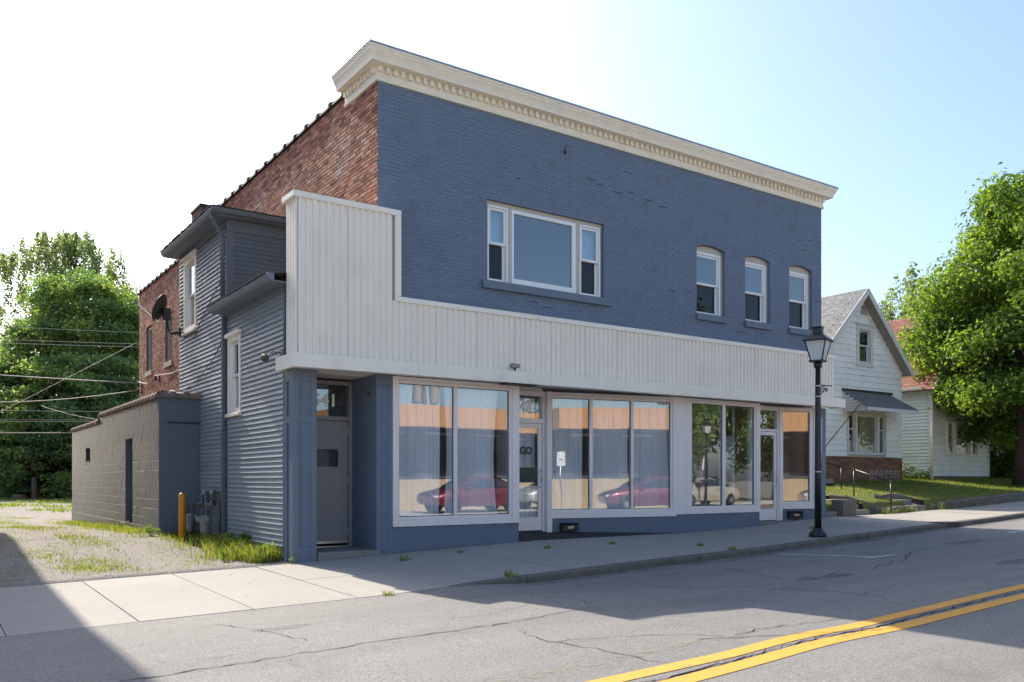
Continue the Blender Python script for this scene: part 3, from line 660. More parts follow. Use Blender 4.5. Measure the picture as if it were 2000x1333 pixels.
gap_ = [(4.6, 7.05), (4.9, 6.98), (5.3, 6.93), (5.7, 7.0), (6.2, 6.92), (6.6, 6.86), (11.3, 6.85), (11.5, 6.78), (11.7, 6.92), (11.4, 6.66), (3.2, 4.42), (3.5, 4.36), (7.1, 6.2), (2.6, 6.85), (2.9, 6.7), (6.9, 5.1), (9.1, 4.45), (5.6, 7.4)]
for gx0, gz0 in gap_:
    q = round((gz0-3.95)/.0677)*.0677+3.95-.0045; l_ = .06+random.random()*.22
    MB().box(gx0, gx0+l_, -.003, .004, q-.004, q+.004+random.random()*.004).build('open_joint', 'crack_dark', fw)
anc = MB().box(4.02, 4.07, -.03, .0, 7.42, 7.47).tube([(4.045, -.02, 7.45), (4.045, -.05, 7.60)], .006, 5).build('wall_anchor', 'dark_metal', fw)
# side and rear brick walls (bare red brick), stepped parapet
RW = [(-19.0, -16.96-.93, 4.66, 6.25)]
side_holes = [(-17.889, -16.99, 4.66, 6.16), (-15.178, -14.28, 4.68, 6.18)]
sw = wallslab(BLD, SIDE(.007), -19.05, -.31, 1.2, 7.52, .28, side_holes, 'mortar_red', 'side_wall')
MB().box(.0075, .29, .30, 10.0, 7.521, 8.02).build('parapet', 'mortar_red', BLD)
masonry(sw, SIDE(0), -19.05, 0, 2.4, 8.02, side_holes, .2125, .0677, .011, .012, 'brick_red', 'brick', 'brickwork', 300,
        lambda a, b: -a+abs(b-7.2)*.8 if b > 5.6 else 99, .003, limit=lambda z: (-10.0, 0) if z > 7.52 else (-19.05, 0))
MB().box(W-.29, W-.007, .31, 19.0, -.4, 8.0).build('far_side_wall', 'brick_red', BLD)
MB().box(.29, W-.29, 18.78, 19.04, -.4, 7.5).build('rear_wall', 'brick_red', BLD)
MB().add([(.29,.3,7.75),(W-.29,.3,7.75),(W-.29,18.78,7.2),(.29,18.78,7.2)], [(0,1,2,3)]).build('roof', 'roof_flat', BLD)
# parapet coping: clay tiles with a collar each
ct = MB(); ct.prism([(-.05, 0), (.34, 0), (.33, .05), (.24, .085), (.06, .085), (-.04, .05)], 'y', 0, .60)
ct.prism([(-.075, -.02), (.36, -.02), (.35, .08), (.25, .135), (.04, .135), (-.065, .08)], 'y', .0, .085)
cme = ct.mesh('coping_tile', 'dark_coping')
y = 1.30
while y < 9.7: link(bpy.data.objects.new('coping_tile', cme), BLD, T(-.005, y, 8.022)); y += .61
y = 10.05
while y < 18.9: link(bpy.data.objects.new('coping_tile', cme), BLD, T(-.005, y, 7.522)); y += .61
MB().box(-.02, .31, 9.72, 10.04, 7.523, 8.05).build('parapet_step', 'brick_red', BLD)
# rear side windows
for a, b, z0, z1 in side_holes:
    hung_window(BLD, SIDE(0), a, b, z0, z1, casing='window_tan', cw=.07, proud=-.06, rec=.16, sill=.16, sillmat='stone_sill', sillout=.05, sillover=.06, sash='window_tan')
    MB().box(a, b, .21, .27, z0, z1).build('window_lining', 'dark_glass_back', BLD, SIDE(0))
    m = 8
    for i in range(m):
        x0 = a-.05+(b-a+.1)*i/m; zz = z1+.012+.05*math.sin(math.pi*(i+.5)/m)
        MB().box(x0+.004, x0+(b-a+.1)/m-.004, -.012, .02, zz-.03, zz+.19).build('arch_brick', 'brick_red', sw, SIDE(0))

# cornice swept round three sides
prof = [(.0, 7.80), (.045, 7.80), (.05, 7.825), (.034, 7.835), (.042, 7.85), (.03, 7.862), (.03, 8.045), (.195, 8.05), (.20, 8.085), (.205, 8.10), (.215, 8.13), (.235, 8.17), (.255, 8.20), (.262, 8.235), (.275, 8.245), (.28, 8.28), (.0, 8.29)]
def ring(o, z, e=1.3): return [(-o, e, z), (-o, -o, z), (W+o, -o, z), (W+o, e, z)]
mb = MB(); vs = []
for o_, z_ in prof: vs += ring(o_, z_)
n = len(prof); fs = []
for i in range(n-1):
    for k in range(3): fs.append((i*4+k, i*4+k+1, (i+1)*4+k+1, (i+1)*4+k))
fs += [tuple(i*4 for i in range(n)), tuple(i*4+3 for i in reversed(range(n)))]
cor = mb.add(vs, fs).build('cornice', 'cornice_cream', BLD)
mb = MB(); vs = []
for o_, z_ in [(.0, 8.293), (.295, 8.284), (.30, 8.287), (.285, 8.315), (0, 8.345)]: vs += ring(o_, z_)
mb.add(vs, [(i*4+k, i*4+k+1, (i+1)*4+k+1, (i+1)*4+k) for i in range(4) for k in range(3)]+[tuple(i*4 for i in range(5)), tuple(i*4+3 for i in reversed(range(5)))]).build('drip_cap', 'drip_metal', cor)
MB().box(-.0, .33, .3, 1.29, 8.03, 8.30).box(W-.33, W, .3, 1.29, 8.03, 8.30).box(.33, W-.33, .28, .42, 7.6, 8.30).build('cornice_backing', 'cornice_cream', cor)
dm = MB().box(-.034, .034, -.088, -.0305, 7.94, 8.042).mesh('dentil', 'cornice_cream')
nd_ = 86
for i in range(nd_): link(bpy.data.objects.new('dentil', dm), cor, T(.02+(W-.04)*i/(nd_-1), 0, 0))
for i in range(9):
    link(bpy.data.objects.new('dentil', dm), cor, SIDE(0) @ T(-(.06+.142*i), 0, 0)); link(bpy.data.objects.new('dentil', dm), cor, RSIDE(W) @ T(.06+.142*i, 0, 0))

# upper windows
M0 = FRONT()
a0, a1, b0, b1 = BIG
mb = MB()                                                 # tan mullions and lining of the triple window
for x0, x1 in ((a0, a0+.04), (a1-.06, a1)): mb.box(x0, x1, .09, .2, b0, b1-.08)
MUL = [(2.73, 2.82), (4.38, 4.47)]
for x0, x1 in MUL: mb.box(x0, x1, .075, .2, b0+.01, b1-.08)
mb.box(a0, a1, .08, .2, b1-.08, b1); mb.box(a0, a1, .085, .2, b0-.02, b0+.012)
tw = mb.build('triple_window', 'window_tan', BLD, bev=.004)
MB().box(a0-.125, a1+.14, -.085, .07, b0-.15, b0-.002).build('sill', 'paint_blue_trim', tw, bev=.006)
for x0, x1, kind in ((a0+.045, 2.728, 'h'), (2.822, 4.378, 'p'), (4.472, a1-.062, 'h')):
    z0, z1 = b0+.014, b1-.082
    if kind == 'p':
        f = MB().box(x0, x0+.05, .06, .14, z0, z1).box(x1-.09, x1, .06, .14, z0, z1).box(x0+.05, x1-.09, .06, .14, z1-.07, z1).box(x0+.05, x1-.09, .06, .14, z0, z0+.12)
        f.build('picture_frame', 'vinyl_white', tw, bev=.006); MB().box(x0+.05, x1-.09, .10, .108, z0+.12, z1-.07).build('pane', 'upper_glass', tw)
    else: hung_window(tw, M0, x0, x1, z0, z1, cw=.035, proud=-.05, rec=.10, gl='upper_glass', lower='screen_glass', name='side_sash', split=.51)
for a, b in ARCH:
    hung_window(BLD, M0, a+.012, b-.05, AZ0, AZ1-.075, cw=.055, proud=-.09, rec=.14, gl='upper_glass', lower='screen_glass', sill=.145, sillmat='paint_blue_trim', sillout=.08, sillover=.06, split=.5)
    mb = MB(); n = 12; P = [(a+(b-a)*i/n, arch_z(a+(b-a)*i/n, a, b)-.004) for i in range(n+1)]
    mb.prism([(b, AZ1-.073), (a, AZ1-.073)]+P, 'y', .10, .2); mb.box(b-.048, b, .09, .2, AZ0, AZ1-.073); mb.build('arch_panel', 'window_tan', BLD)
rm = MB()                                                  # rooms behind the upper windows
for x0, x1, z0, z1, y in ((.3, W-.3, 4.2, 4.21, 0), (.3, W-.3, 6.9, 6.91, 0)): rm.box(x0, x1, .3, 4.5, z0, z1)
rm.box(.3, W-.3, 4.5, 4.52, 4.2, 6.9).box(6.3, 6.4, .3, 4.5, 4.21, 6.9); rm.build('upper_room', 'interior_wall', BLD)
MB().box(2.28, 2.71, .225, .232, 5.45, 6.11).box(4.5, 4.98, .225, .232, 5.45, 6.11).build('roller_blind', 'vinyl_white', BLD)

# corrugated metal fascia above the canopy
PY = -.22; PX0, PX1 = -1.49, 12.40
def corr(x0, x1, z0, z1, M=I4, base=0.0):
    """box-ribbed sheet seen from -y"""
    p = .118; pts = []; x = x0
    while x < x1-1e-6:
        for dx, dy in ((0, 0), (.012, -.034), (.056, -.034), (.068, 0)):
            if x+dx < x1: pts.append((x+dx, dy))
        x += p
    pts.append((x1, 0)); V = []; F = []
    for px, py in pts: V += [(px, py+base, z0), (px, py+base, z1)]
    for i in range(len(pts)-1): F.append((2*i, 2*i+2, 2*i+3, 2*i+1))
    mb = MB(); mb.add(V, F); return mb
ZP0 = 2.95
PT = lambda x: 4.0+.0045*x
x = PX0
while x < .17:
    x1 = min(x+.84, .17); corr(x, x1, ZP0, 5.48).build('metal_sheet', 'panel_cream', BLD, T(0, PY, 0)); x = x1
while x < PX1-.01:
    x1 = min(x+.84, PX1); corr(x, x1, ZP0, 4.04).build('metal_sheet', 'panel_cream', BLD, T(0, PY, 0)); x = x1
corr(-.22, .20, ZP0, 5.48).build('metal_sheet', 'panel_cream', BLD, SIDE(PX0) @ T(0, 0, 0))
MB().box(PX0+.01, .16, PY+.004, .20, ZP0, 5.47).box(.16, PX1-.01, PY+.004, -.004, ZP0, 4.03).build('fascia_backing', 'panel_cream', BLD)
tr_ = MB().box(PX0-.10, .315, PY-.055, .24, 5.48, 5.575)
tr_.build('cap_trim', 'trim_cream', BLD, bev=.006)
MB().box(.205, .315, PY-.055, -.001, 4.115, 5.479).build('side_trim', 'trim_cream', BLD, bev=.006)
cuts = [.205, 3.2, 6.2, 9.2, 11.3, PX1+.03]
for i in range(5): MB().box(cuts[i]+(.002 if i else 0), cuts[i+1], PY-.055, -.001, 4.025, 4.112).build('band_trim', 'trim_cream', BLD, bev=.006)
# canopy
CY = -.45; CX0, CX1 = -1.64, 12.56
tilt = Matrix(((1,0,0,0),(0,1,0,0),(.0039,0,1,.0064),(0,0,0,1)))
canp = MB().box(CX0+.02, CX1-.02, CY+.02, -.002, 2.80, 2.96).box(CX0+.02, .0, -.002, .37, 2.80, 2.96).build('canopy', 'ceiling_white', BLD, tilt)
canp.data.materials[0] = MATS['trim_cream']
MB().box(-1.48, -.02, .37, 1.3, 2.80, 2.87).build('porch_ceiling', 'trim_cream', BLD)
fc = [CX0, .55, 3.38, 6.63, 9.95, CX1]
for i in range(5): MB().box(fc[i]+.0015, fc[i+1]-.0015, CY-.004, CY+.02, 2.765, 2.985).build('fascia_panel', 'trim_cream', canp, tilt, bev=.004)
MB().box(CX0-.004, CX0+.02, CY+.0205, .37, 2.765, 2.985).build('fascia_panel', 'trim_cream', canp, tilt, bev=.004)
MB().box(CX1-.02, CX1+.004, CY+.0205, -.02, 2.765, 2.985).build('fascia_panel', 'trim_cream', canp, tilt, bev=.004)
MB().box(2.45, 3.15, CY+.1, -.06, 2.772, 2.80).build('soffit_vent', 'dark_metal', canp)

# entry beside the clapboard wing: timber pilaster, recess, door
def panelled(name, x0, x1, y0, y1, z0, z1):
    o = MB().box(x0+.03, x1-.03, y0+.018, y1, z0, z1).build(name, 'paint_blue_trim', BLD)
    f = MB().box(x0, x0+.105, y0, y0+.05, z0, z1).box(x1-.105, x1, y0, y0+.05, z0, z1).box(x0+.105, x1-.105, y0, y0+.05, z1-.20, z1).box(x0+.105, x1-.105, y0, y0+.05, 1.93, 2.04).box(x0+.105, x1-.105, y0, y0+.05, z0, z0+.30)
    f.build('stile', 'paint_blue_trim', o, bev=.005)
    MB().box((x0+x1)/2-.06, (x0+x1)/2-.03, y0+.008, y0+.03, z0+.3, z1-.2).build('batten', 'paint_blue_trim', o)
    return o
pl = panelled('pilaster', -1.49, -1.085, 0, .40, -.40, 2.80)
MB().box(-1.492, -1.45, .0505, .16, -.4, 2.8).box(-1.492, -1.45, .30, .40, -.4, 2.8).box(-1.492, -1.45, .16, .30, 1.93, 2.04).box(-1.492, -1.45, .16, .30, 2.6, 2.8).build('stile', 'paint_blue_trim', pl, bev=.004)
MB().box(-1.46, -1.30, .40, 1.05, -.4, 2.8).build('recess_wall', 'paint_blue_trim', BLD)
MB().box(-1.30, -1.07, 1.0, 1.1, -.2, 2.8).build('door_side_panel', 'door_grey', BLD)
rp = MB().box(.06, .22, .018, .4, -.40, 2.80).build('brick_pilaster', 'paint_blue', BLD)
MB().box(-.02, .075, 0, .10, -.40, 2.80).box(.20, .287, 0, .10, -.40, 2.80).box(.075, .20, 0, .10, 2.62, 2.80).build('stile', 'paint_blue_trim', rp, bev=.004)
for i in range(37): MB().box(.0765, .1985, .009, .03, -.2+i*.0677*1.1, -.2+i*.0677*1.1+.064).build('painted_brick', 'paint_blue', rp)
MB().box(-.018, .05, .1005, 1.02, -.4, 2.80).build('recess_wall', 'paint_blue', BLD)
masonry(BLD.children[-1] if False else rp, SIDE(-.019), -1.0, -.11, -.2, 2.62, [], .2125, .0677, .008, .004, 'paint_blue', 'return_brick', 'return_brickwork', 60, lambda a, b: a, .001)
DY = 1.0
fr = MB().box(-1.07, -1.0, DY-.02, DY+.12, -.19, 2.76).box(-.085, -.02, DY-.02, DY+.12, -.19, 2.76).box(-1.0, -.085, DY-.02, DY+.12, 2.69, 2.76).box(-1.0, -.085, DY-.02, DY+.12, 2.06, 2.13)
d1 = fr.build('entry_door', 'door_grey', BLD, bev=.005)
wallslab(d1, FRONT(DY), -.995, -.09, -.13, 2.055, .045, [(-.68, -.28, 1.235, 1.545)], 'door_grey', 'door_leaf', y0=.03)
MB().box(-.71, -.68, DY+.018, DY+.08, 1.205, 1.575).box(-.28, -.25, DY+.018, DY+.08, 1.205, 1.575).box(-.68, -.28, DY+.018, DY+.08, 1.545, 1.575).box(-.68, -.28, DY+.018, DY+.08, 1.205, 1.235).build('vision_frame', 'door_grey', d1)
MB().box(-.68, -.28, DY+.05, DY+.056, 1.235, 1.545).build('pane', 'shop_glass', d1)
MB().box(-1.0, -.085, DY+.05, DY+.056, 2.13, 2.69).build('transom_pane', 'shop_glass', d1)
MB().box(-.995, -.09, DY+.022, DY+.03, -.125, -.085).build('door_sweep', 'alu', d1)
MB().box(-1.0, -.085, DY-.03, DY+.1, -.185, -.165).build('threshold', 'alu', d1)
for z in (.02, .95, 1.82): MB().box(-.094, -.082, DY+.0, DY+.03, z, z+.11).build('hinge', 'alu', d1)
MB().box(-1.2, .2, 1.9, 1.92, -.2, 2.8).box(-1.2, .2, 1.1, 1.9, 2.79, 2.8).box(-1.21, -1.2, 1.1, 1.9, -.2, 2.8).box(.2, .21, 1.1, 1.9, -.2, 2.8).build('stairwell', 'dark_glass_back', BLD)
lettering(d1, FRONT(DY+.045), '1541', -.905, 2.315, .295, 'letter_grey', 'door_number', .009, 1.06)
st = MB().box(-1.07, .03, -.03, 1.0, -.55, -.188).build('door_step', 'concrete_step', BLD, bev=.012)
MB().box(-.035, -.025, .25, .33, 2.46, 2.51).build('bell_box', 'dark_metal', BLD)

# storefront windows: every unit is frame > panes
def storefront(M, L, panes, z0, z1, gz0, gz1, jl=.10, jr=.10, name='shop_window', head=.13):
    """frame from x=0..L at local y=0; panes list of (x0, x1)"""
    mb = MB(); mb.box(0, jl, -.015, .10, z0, z1).box(L-jr, L, -.015, .10, z0, z1).box(jl, L-jr, -.015, .10, gz1+.06, z1)
    mb.box(jl, L-jr, -.022, .10, z0, gz0-.055)
    f = mb.build(name, 'frame_white', BLD, M, bev=.004)
    g = MB(); xa, xb = panes[0][0], panes[-1][1]
    g.box(jl+.002, xa, .005, .085, gz0-.053, gz1+.058).box(xb, L-jr-.002, .005, .085, gz0-.053, gz1+.058).box(xa, xb, .005, .085, gz1, gz1+.058).box(xa, xb, .005, .085, gz0-.053, gz0)
    for (p, q) in zip(panes[:-1], panes[1:]): g.box(p[1], q[0], .005, .085, gz0, gz1)
    g.build('glazing_bar', 'frame_white', f, M, bev=.003)
    gk = MB()
    for x0, x1 in panes:
        MB().box(x0, x1, .045, .051, gz0, gz1).build('pane', 'shop_glass', f, M)
        for q in ((x0, x0+.010, gz0, gz1), (x1-.010, x1, gz0, gz1), (x0+.01, x1-.01, gz1-.010, gz1), (x0+.01, x1-.01, gz0, gz0+.010)): gk.box(q[0], q[1], .0352, .0445, q[2], q[3])
    gk.build('gasket', 'rubber', f, M)
    return f
def slant(A, B): return T(A[0], A[1], 0) @ RZ(math.atan2(B[1]-A[1], B[0]-A[0])), math.hypot(B[0]-A[0], B[1]-A[1])
w1 = storefront(T(.288, 0, 0), 2.66, [(.128, 1.228), (1.303, 2.44)], .19, 2.795, .36, 2.68, .095, .16)
MB().box(.20, .30, 0, .02, 2.6, 2.61).build('frame_shim', 'frame_white', BLD)
MA, LA = slant((4.2, .66), (7.12, 0)); MC, LC = slant((11.1, .35), (12.05, 0))
w2 = storefront(MA, LA, [(.03, .895), (.967, 1.88), (1.942, 2.855)], .215, 2.80, .39, 2.685, .004, .085)
w3 = storefront(T(7.42, 0, 0), 2.46, [(.194, 1.185), (1.287, 2.272)], .25, 2.80, .42, 2.70, .10, .13)
w4 = storefront(MC, LC, [(.061, .806)], .285, 2.80, .47, 2.70, .045, .10)
MB().box(7.122, 7.418, -.012, .25, .25, 2.80).build('white_column', 'frame_white', BLD, bev=.004)
MB().box(12.055, 12.40, 0, .30, -.2, 2.80).build('end_pilaster', 'paint_blue_trim', BLD, bev=.005)
MB().box(12.12, 12.20, -.035, -.001, 1.45, 2.55).build('wall_strip', 'pale_blue', BLD, bev=.004)
MB().box(.29, 2.948, .012, .24, -.45, .188).build('base_panel', 'paint_base', BLD, bev=.004)
MB().box(0, LA, .012, .22, -.45, .213).build('base_panel', 'paint_base', BLD, MA)
MB().box(7.122, 9.88, .012, .24, -.45, .248).build('base_panel', 'paint_base', BLD)
MB().box(0, LC, .012, .2, -.3, .283).build('base_panel', 'paint_base', BLD, MC)
# return sides of the recessed doorways
MB().box(2.90, 2.946, .101, .70, -.1, 2.80).build('doorway_return', 'frame_white', BLD)
rt = MB().box(9.84, 9.878, .101, .35, -.2, .42).box(9.84, 9.878, .101, .35, 2.70, 2.80).box(9.84, 9.878, .27, .35, .42, 2.70).build('doorway_return', 'frame_white', BLD)
MB().box(9.856, 9.862, .101, .27, .42, 2.70).build('pane', 'shop_glass', rt)
def shop_door(M, x0, x1, z0, num, numx, post):
    """aluminium door with transom; local y=0 is the outer face"""
    zt, zl = 2.24, z0+2.16
    f = MB().box(x0-.05, x0, -.02, .10, z0-.05, 2.80).box(x1, x1+.05, -.02, .10, z0-.05, 2.80).box(x0, x1, -.02, .10, 2.70, 2.80).box(x0, x1, -.02, .10, zl+.006, zt).build('shop_door', 'frame_white', BLD, M, bev=.004)
    leaf = MB().box(x0+.004, x0+.11, .01, .055, z0, zl).box(x1-.09, x1-.004, .01, .055, z0, zl).box(x0+.11, x1-.09, .01, .055, zl-.09, zl).box(x0+.11, x1-.09, .01, .055, z0, z0+.27).build('door_leaf', 'frame_white', f, M, bev=.004)
    MB().box(x0+.11, x1-.09, .03, .036, z0+.27, zl-.09).build('pane', 'shop_glass', f, M)
    MB().box(x0, x1, .04, .046, zt, 2.70).build('transom_pane', 'shop_glass', f, M)
    xh = x1-.055; MB().tube([(xh, -.0, .95), (xh, -.05, .97), (xh-.01, -.06, 1.07), (xh, -.05, 1.19), (xh, 0, 1.21)], .011).build('handle', 'alu', f, M)
    MB().lathe([(.0, .012), (.02, .012), (.02, -.012), (.0, -.014)], (xh, 0, .86), 12, 'y').build('lock', 'alu', f, M)
    MB().box(x0, x1, .0, .08, z0-.022, z0-.006).build('threshold', 'dark_metal', f, M)
    lettering(f, M, num, numx, 2.385, .285, 'letter_grey', 'door_number', .009, 1.15 if num == '1545' else 1.02, y=.026)
    return f
d2 = shop_door(FRONT(.70), 3.08, 4.015, -.02, '1543', 3.205, 0)
d3 = shop_door(FRONT(.35), 10.02, 10.94, .02, '1545', 9.955, 0)
lettering(d2, FRONT(.725), 'VIRGO', 3.185, 1.525, .20, 'letter_dark', 'door_lettering', .009, .98)
MB().box(3.20, 3.91, .726, .729, .95, 1.25).build('privacy_film', 'green_film', d2)
MB().box(4.07, 4.198, .60, .80, -.08, 2.80).build('corner_post', 'frame_white', BLD, bev=.004)
MB().box(10.99, 11.098, .30, .45, -.05, 2.80).build('corner_post', 'frame_white', BLD, bev=.004)
MB().box(2.95, 4.07, .76, .80, 2.801, 2.96).build('doorway_head', 'frame_white', BLD)
# shop ramp in front of the recessed doorway, interior rooms
rampo = MB().add([(2.96,-.01,-.158),(7.1,-.012,-.150),(4.2,.66,-.055),(4.07,.70,-.045),(2.96,.70,-.045),(2.96,-.01,-.4),(7.1,-.012,-.4),(4.2,.66,-.4),(4.07,.7,-.4),(2.96,.70,-.4)], [(0,1,2,3,4),(0,5,6,1)]).build('entry_ramp', 'mat_ramp', BLD)
MB().add([(9.88,-.005,-.06),(11.1,-.005,.02),(11.1,.40,.012),(9.88,.40,.012)], [(0,1,2,3)]).build('door_apron', 'concrete_step', BLD)
MB().box(.3, 2.9, .25, 6, -.06, -.048).box(2.9, 7.2, .86, 6, -.06, -.048).box(7.2, 9.85, .25, 6, -.06, -.048).box(9.85, 12.2, .5, 6, -.06, -.048).build('shop_floor', 'interior_floor', BLD)
sr = MB().box(.25, 12.3, 6, 6.05, -.1, 2.95).box(.25, .30, .45, 6, -.1, 2.95).box(12.25, 12.3, .3, 6, -.1, 2.95).box(7.2, 7.3, .26, 6, -.1, 2.95)
sr.build('shop_room', 'interior_wall', BLD); MB().box(.3, 12.25, .30, 6, 2.87, 2.89).build('shop_ceiling', 'ceiling_white', BLD)
MB().box(9.88, 12.25, 3.2, 3.24, -.05, 2.87).build('partition', 'interior_wall', BLD)

# ---- hanging things and small things about the shop front
def curtain(M, x0, x1, z0, z1, seed, label, gather=0.0):
    rs = np.random.default_rng(seed); n = 90; m = 10; V = []; F = []; ph = rs.random(4)*6
    for j in range(m+1):
        v = j/m
        for i in range(n+1):
            u = i/n; fold = .075*math.sin(u*19+ph[0]+.9*math.sin(v*3+ph[1]))*(.6+.4*math.sin(u*7+ph[3]))+.018*math.sin(u*57+ph[2]); sp = .3+.7*(1-v)
            pin = gather*math.sin(math.pi*v)*((u-.5)*1.2)
            V.append((x0+(x1-x0)*(u-pin), .17+fold*sp, z0+(z1-z0)*v))
    for j in range(m):
        for i in range(n): a = j*(n+1)+i; F.append((a, a+1, a+n+2, a+n+1))
    o = link(bpy.data.objects.new('curtain', fastmesh('curtain', V, F, 'sheer_curtain', smooth=True)), None, M)
    return tag(o, label, 'curtain', 'sheer curtains in the shop windows')
curtain(T(.288, 0, 0), .14, 1.02, .20, 2.72, 1, 'white sheer curtain in the left pane beside the entry of 1541')
curtain(T(.288, 0, 0), 1.10, 2.30, .20, 2.72, 2, 'wide white sheer curtain in the pane left of the door marked 1543', .12)
curtain(T(2.98, .70, 0), .14, .98, .0, 2.66, 6, 'white sheer curtain behind the glass door marked 1543')
curtain(MA, .12, .80, .22, 2.72, 3, 'white sheer curtain just right of the door marked 1543')
curtain(MA, .90, 1.95, .22, 2.72, 4, 'white sheer curtain in the middle pane of the three-pane shop window', .16)
curtain(MA, 2.0, 2.86, .22, 2.72, 5, 'white sheer curtain in the right pane of the three-pane shop window')
def mailbox(M, num, label):
    b = thing('mailbox', label, 'mailbox', M)
    MB().prism([(-.12, 0), (0, 0), (0, .17), (-.10, .15), (-.12, .12)], 'x', -.19, .19).build('box', 'black_metal', b, M, bev=.006)
    MB().box(-.195, .195, -.135, .0, .155, .175).build('lid', 'black_metal', b, M, bev=.004)
    lettering(b, M, num, -.075, .055, .075, 'letter_gold', 'number', .003, 1.0, y=-.128)
mailbox(MA @ T(.40, .010, -.05), '1543', 'black wall mailbox numbered 1543 under the three-pane window')
mailbox(MC @ T(.36, .010, .06), '1545', 'black wall mailbox numbered 1545 under the single narrow window')
fl = thing('floodlight', 'small grey floodlight standing on the canopy above the first shop window', 'floodlight', T(2.62, -.33, 3.0))
Mf = T(2.62, -.33, 3.0); MB().tube([(0, 0, -.02), (0, 0, .07)], .018).build('stem', 'dark_metal', fl, Mf)
MB().box(-.085, .085, -.05, .05, .07, .145).build('lamp_head', 'meter_grey', fl, Mf, bev=.01)
Mq = T(9.0, .9, -.05)                                       # striped folding trestle legs standing in the shop
tr3 = thing('folding_barrier', 'white folding trestle legs with red stripes behind the third shop window', 'barrier', Mq)
for x0, x1, y0 in ((-.9, -.55, 0), (-.25, -.05, .1), (-.1, .35, .0), (-.35, -.55, .25)):
    a = Vector((x0, y0, 0)); b = Vector((x1*.55-.25, y0+.1, 1.55))
    for k in range(6):
        p, q = a.lerp(b, k/6), a.lerp(b, (k+1)/6); MB().tube([p, q], .024, 6).build('leg_band', 'sign_red' if k in (3, 5) else 'sign_white', tr3, Mq)
bl = thing('window_blind', 'pale slatted blind hanging at the right end of the third shop window', 'blind', T(9.5, .5, 1.2))
for i in range(26): MB().box(9.20, 9.62, .60, .63, 1.28+i*.03, 1.30+i*.03).build('slat', 'pale_blue', bl)
MB().box(9.16, 9.19, .58, .64, .0, 2.75).box(9.63, 9.66, .58, .64, 0, 2.75).build('jamb', 'vinyl_white', bl)

# ================================================================ clapboard wing on the left
XW = -1.49
WING = thing('clapboard_wing', 'grey clapboard wing with gutters between the brick shop and the block shed', 'house', T(-.7, 4, -.2))
MS = SIDE(XW+.02)
LW = (-3.50, -2.70, 2.27, 3.74); UW = (-6.83, -5.80, 4.30, 5.90)      # window openings in (-Y, Z)
wallslab(WING, SIDE(XW+.021), -3.58, -.42, -.45, 4.20, .12, [LW], 'siding_dark', 'low_wall')
wallslab(WING, SIDE(XW+.021), -7.2, -3.5805, -.45, 6.10, .12, [UW], 'siding_dark', 'high_wall')
boards(WING, MS, -3.50, -.44, -.10, 4.10, .0875, [(LW[0]-.02, LW[1]+.02, LW[2]-.07, LW[3]+.06)], 'siding_grey', 'clapboard', wob=.0022, th=.036)
boards(WING, MS, -7.16, -3.66, -.10, 5.98, .0875, [(UW[0]-.02, UW[1]+.02, UW[2]-.07, UW[3]+.06)], 'siding_grey', 'clapboard', wob=.0022, th=.036)
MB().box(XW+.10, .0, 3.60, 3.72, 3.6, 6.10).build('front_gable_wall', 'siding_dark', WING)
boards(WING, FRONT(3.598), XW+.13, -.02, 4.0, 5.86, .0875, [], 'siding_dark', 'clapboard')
MB().box(XW-.006, XW+.13, 3.57, 3.66, 3.9, 6.08).build('corner_board', 'siding_dark', WING, bev=.004)
MB().box(XW-.006, XW+.13, 7.16, 7.25, -.4, 6.08).build('corner_board', 'siding_trim', WING, bev=.004)
MB().box(XW-.006, XW+.03, 3.50, 3.569, -.3, 4.1).build('corner_board', 'siding_trim', WING, bev=.004)
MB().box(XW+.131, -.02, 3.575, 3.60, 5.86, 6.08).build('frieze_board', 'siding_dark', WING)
MB().box(XW-.008, XW+.02, 3.661, 7.159, 5.97, 6.08).box(XW-.03, XW-.0085, 3.661, 7.159, 6.04, 6.08).build('frieze_board', 'siding_trim', WING)
MB().box(XW-.008, XW+.02, .42, 3.499, 4.09, 4.20).box(XW-.03, XW-.0085, .42, 3.499, 4.16, 4.20).build('frieze_board', 'siding_trim', WING)
MB().box(XW+.15, 0, 7.12, 7.22, -.4, 6.1).build('rear_end_wall', 'siding_grey', WING)
# eaves: soffit, half-round gutters, roofs
MB().box(XW-.26, XW+.02, 3.38, 7.36, 6.081, 6.10).box(XW+.0205, 0, 3.38, 3.60, 6.081, 6.10).build('soffit', 'siding_trim', WING)
MB().box(XW-.26, XW+.02, .20, 3.575, 4.201, 4.22).build('soffit', 'siding_trim', WING)
def gutter(M, L, mat='siding_trim'):
    P = [(-.0, .11), (-.015, .11), (-.115, .11), (-.112, .075), (-.09, .03), (-.05, .005), (0, 0)]
    return MB().prism(P, 'x', 0, L).build('gutter', mat, WING, M, bev=.004)
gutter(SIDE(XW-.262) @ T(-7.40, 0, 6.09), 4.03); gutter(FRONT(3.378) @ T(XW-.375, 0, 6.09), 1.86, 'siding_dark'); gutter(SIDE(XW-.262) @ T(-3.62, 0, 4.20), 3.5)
MB().add([(XW-.36,3.27,6.20),(-.0,3.27,6.20),(0,4.9,6.50),(XW-.36,7.45,6.20),(-.0,7.45,6.5)], [(0,1,2),(0,2,4,3)]).build('roof', 'shingle_dark', WING)
MB().add([(XW-.36,.18,4.31),(-.9,.18,4.45),(-.9,3.575,4.45),(XW-.36,3.64,4.31)], [(0,1,2,3)]).build('low_roof', 'shingle_dark', WING)
for i in range(24):                                       # ragged shingle ends along the two eaves
    y = .2+i*.143; z = 4.312+random.random()*.004; MB().box(XW-.385-random.random()*.02, XW-.1, y, y+.138, z, z+.016).build('shingle', 'shingle_dark', WING)
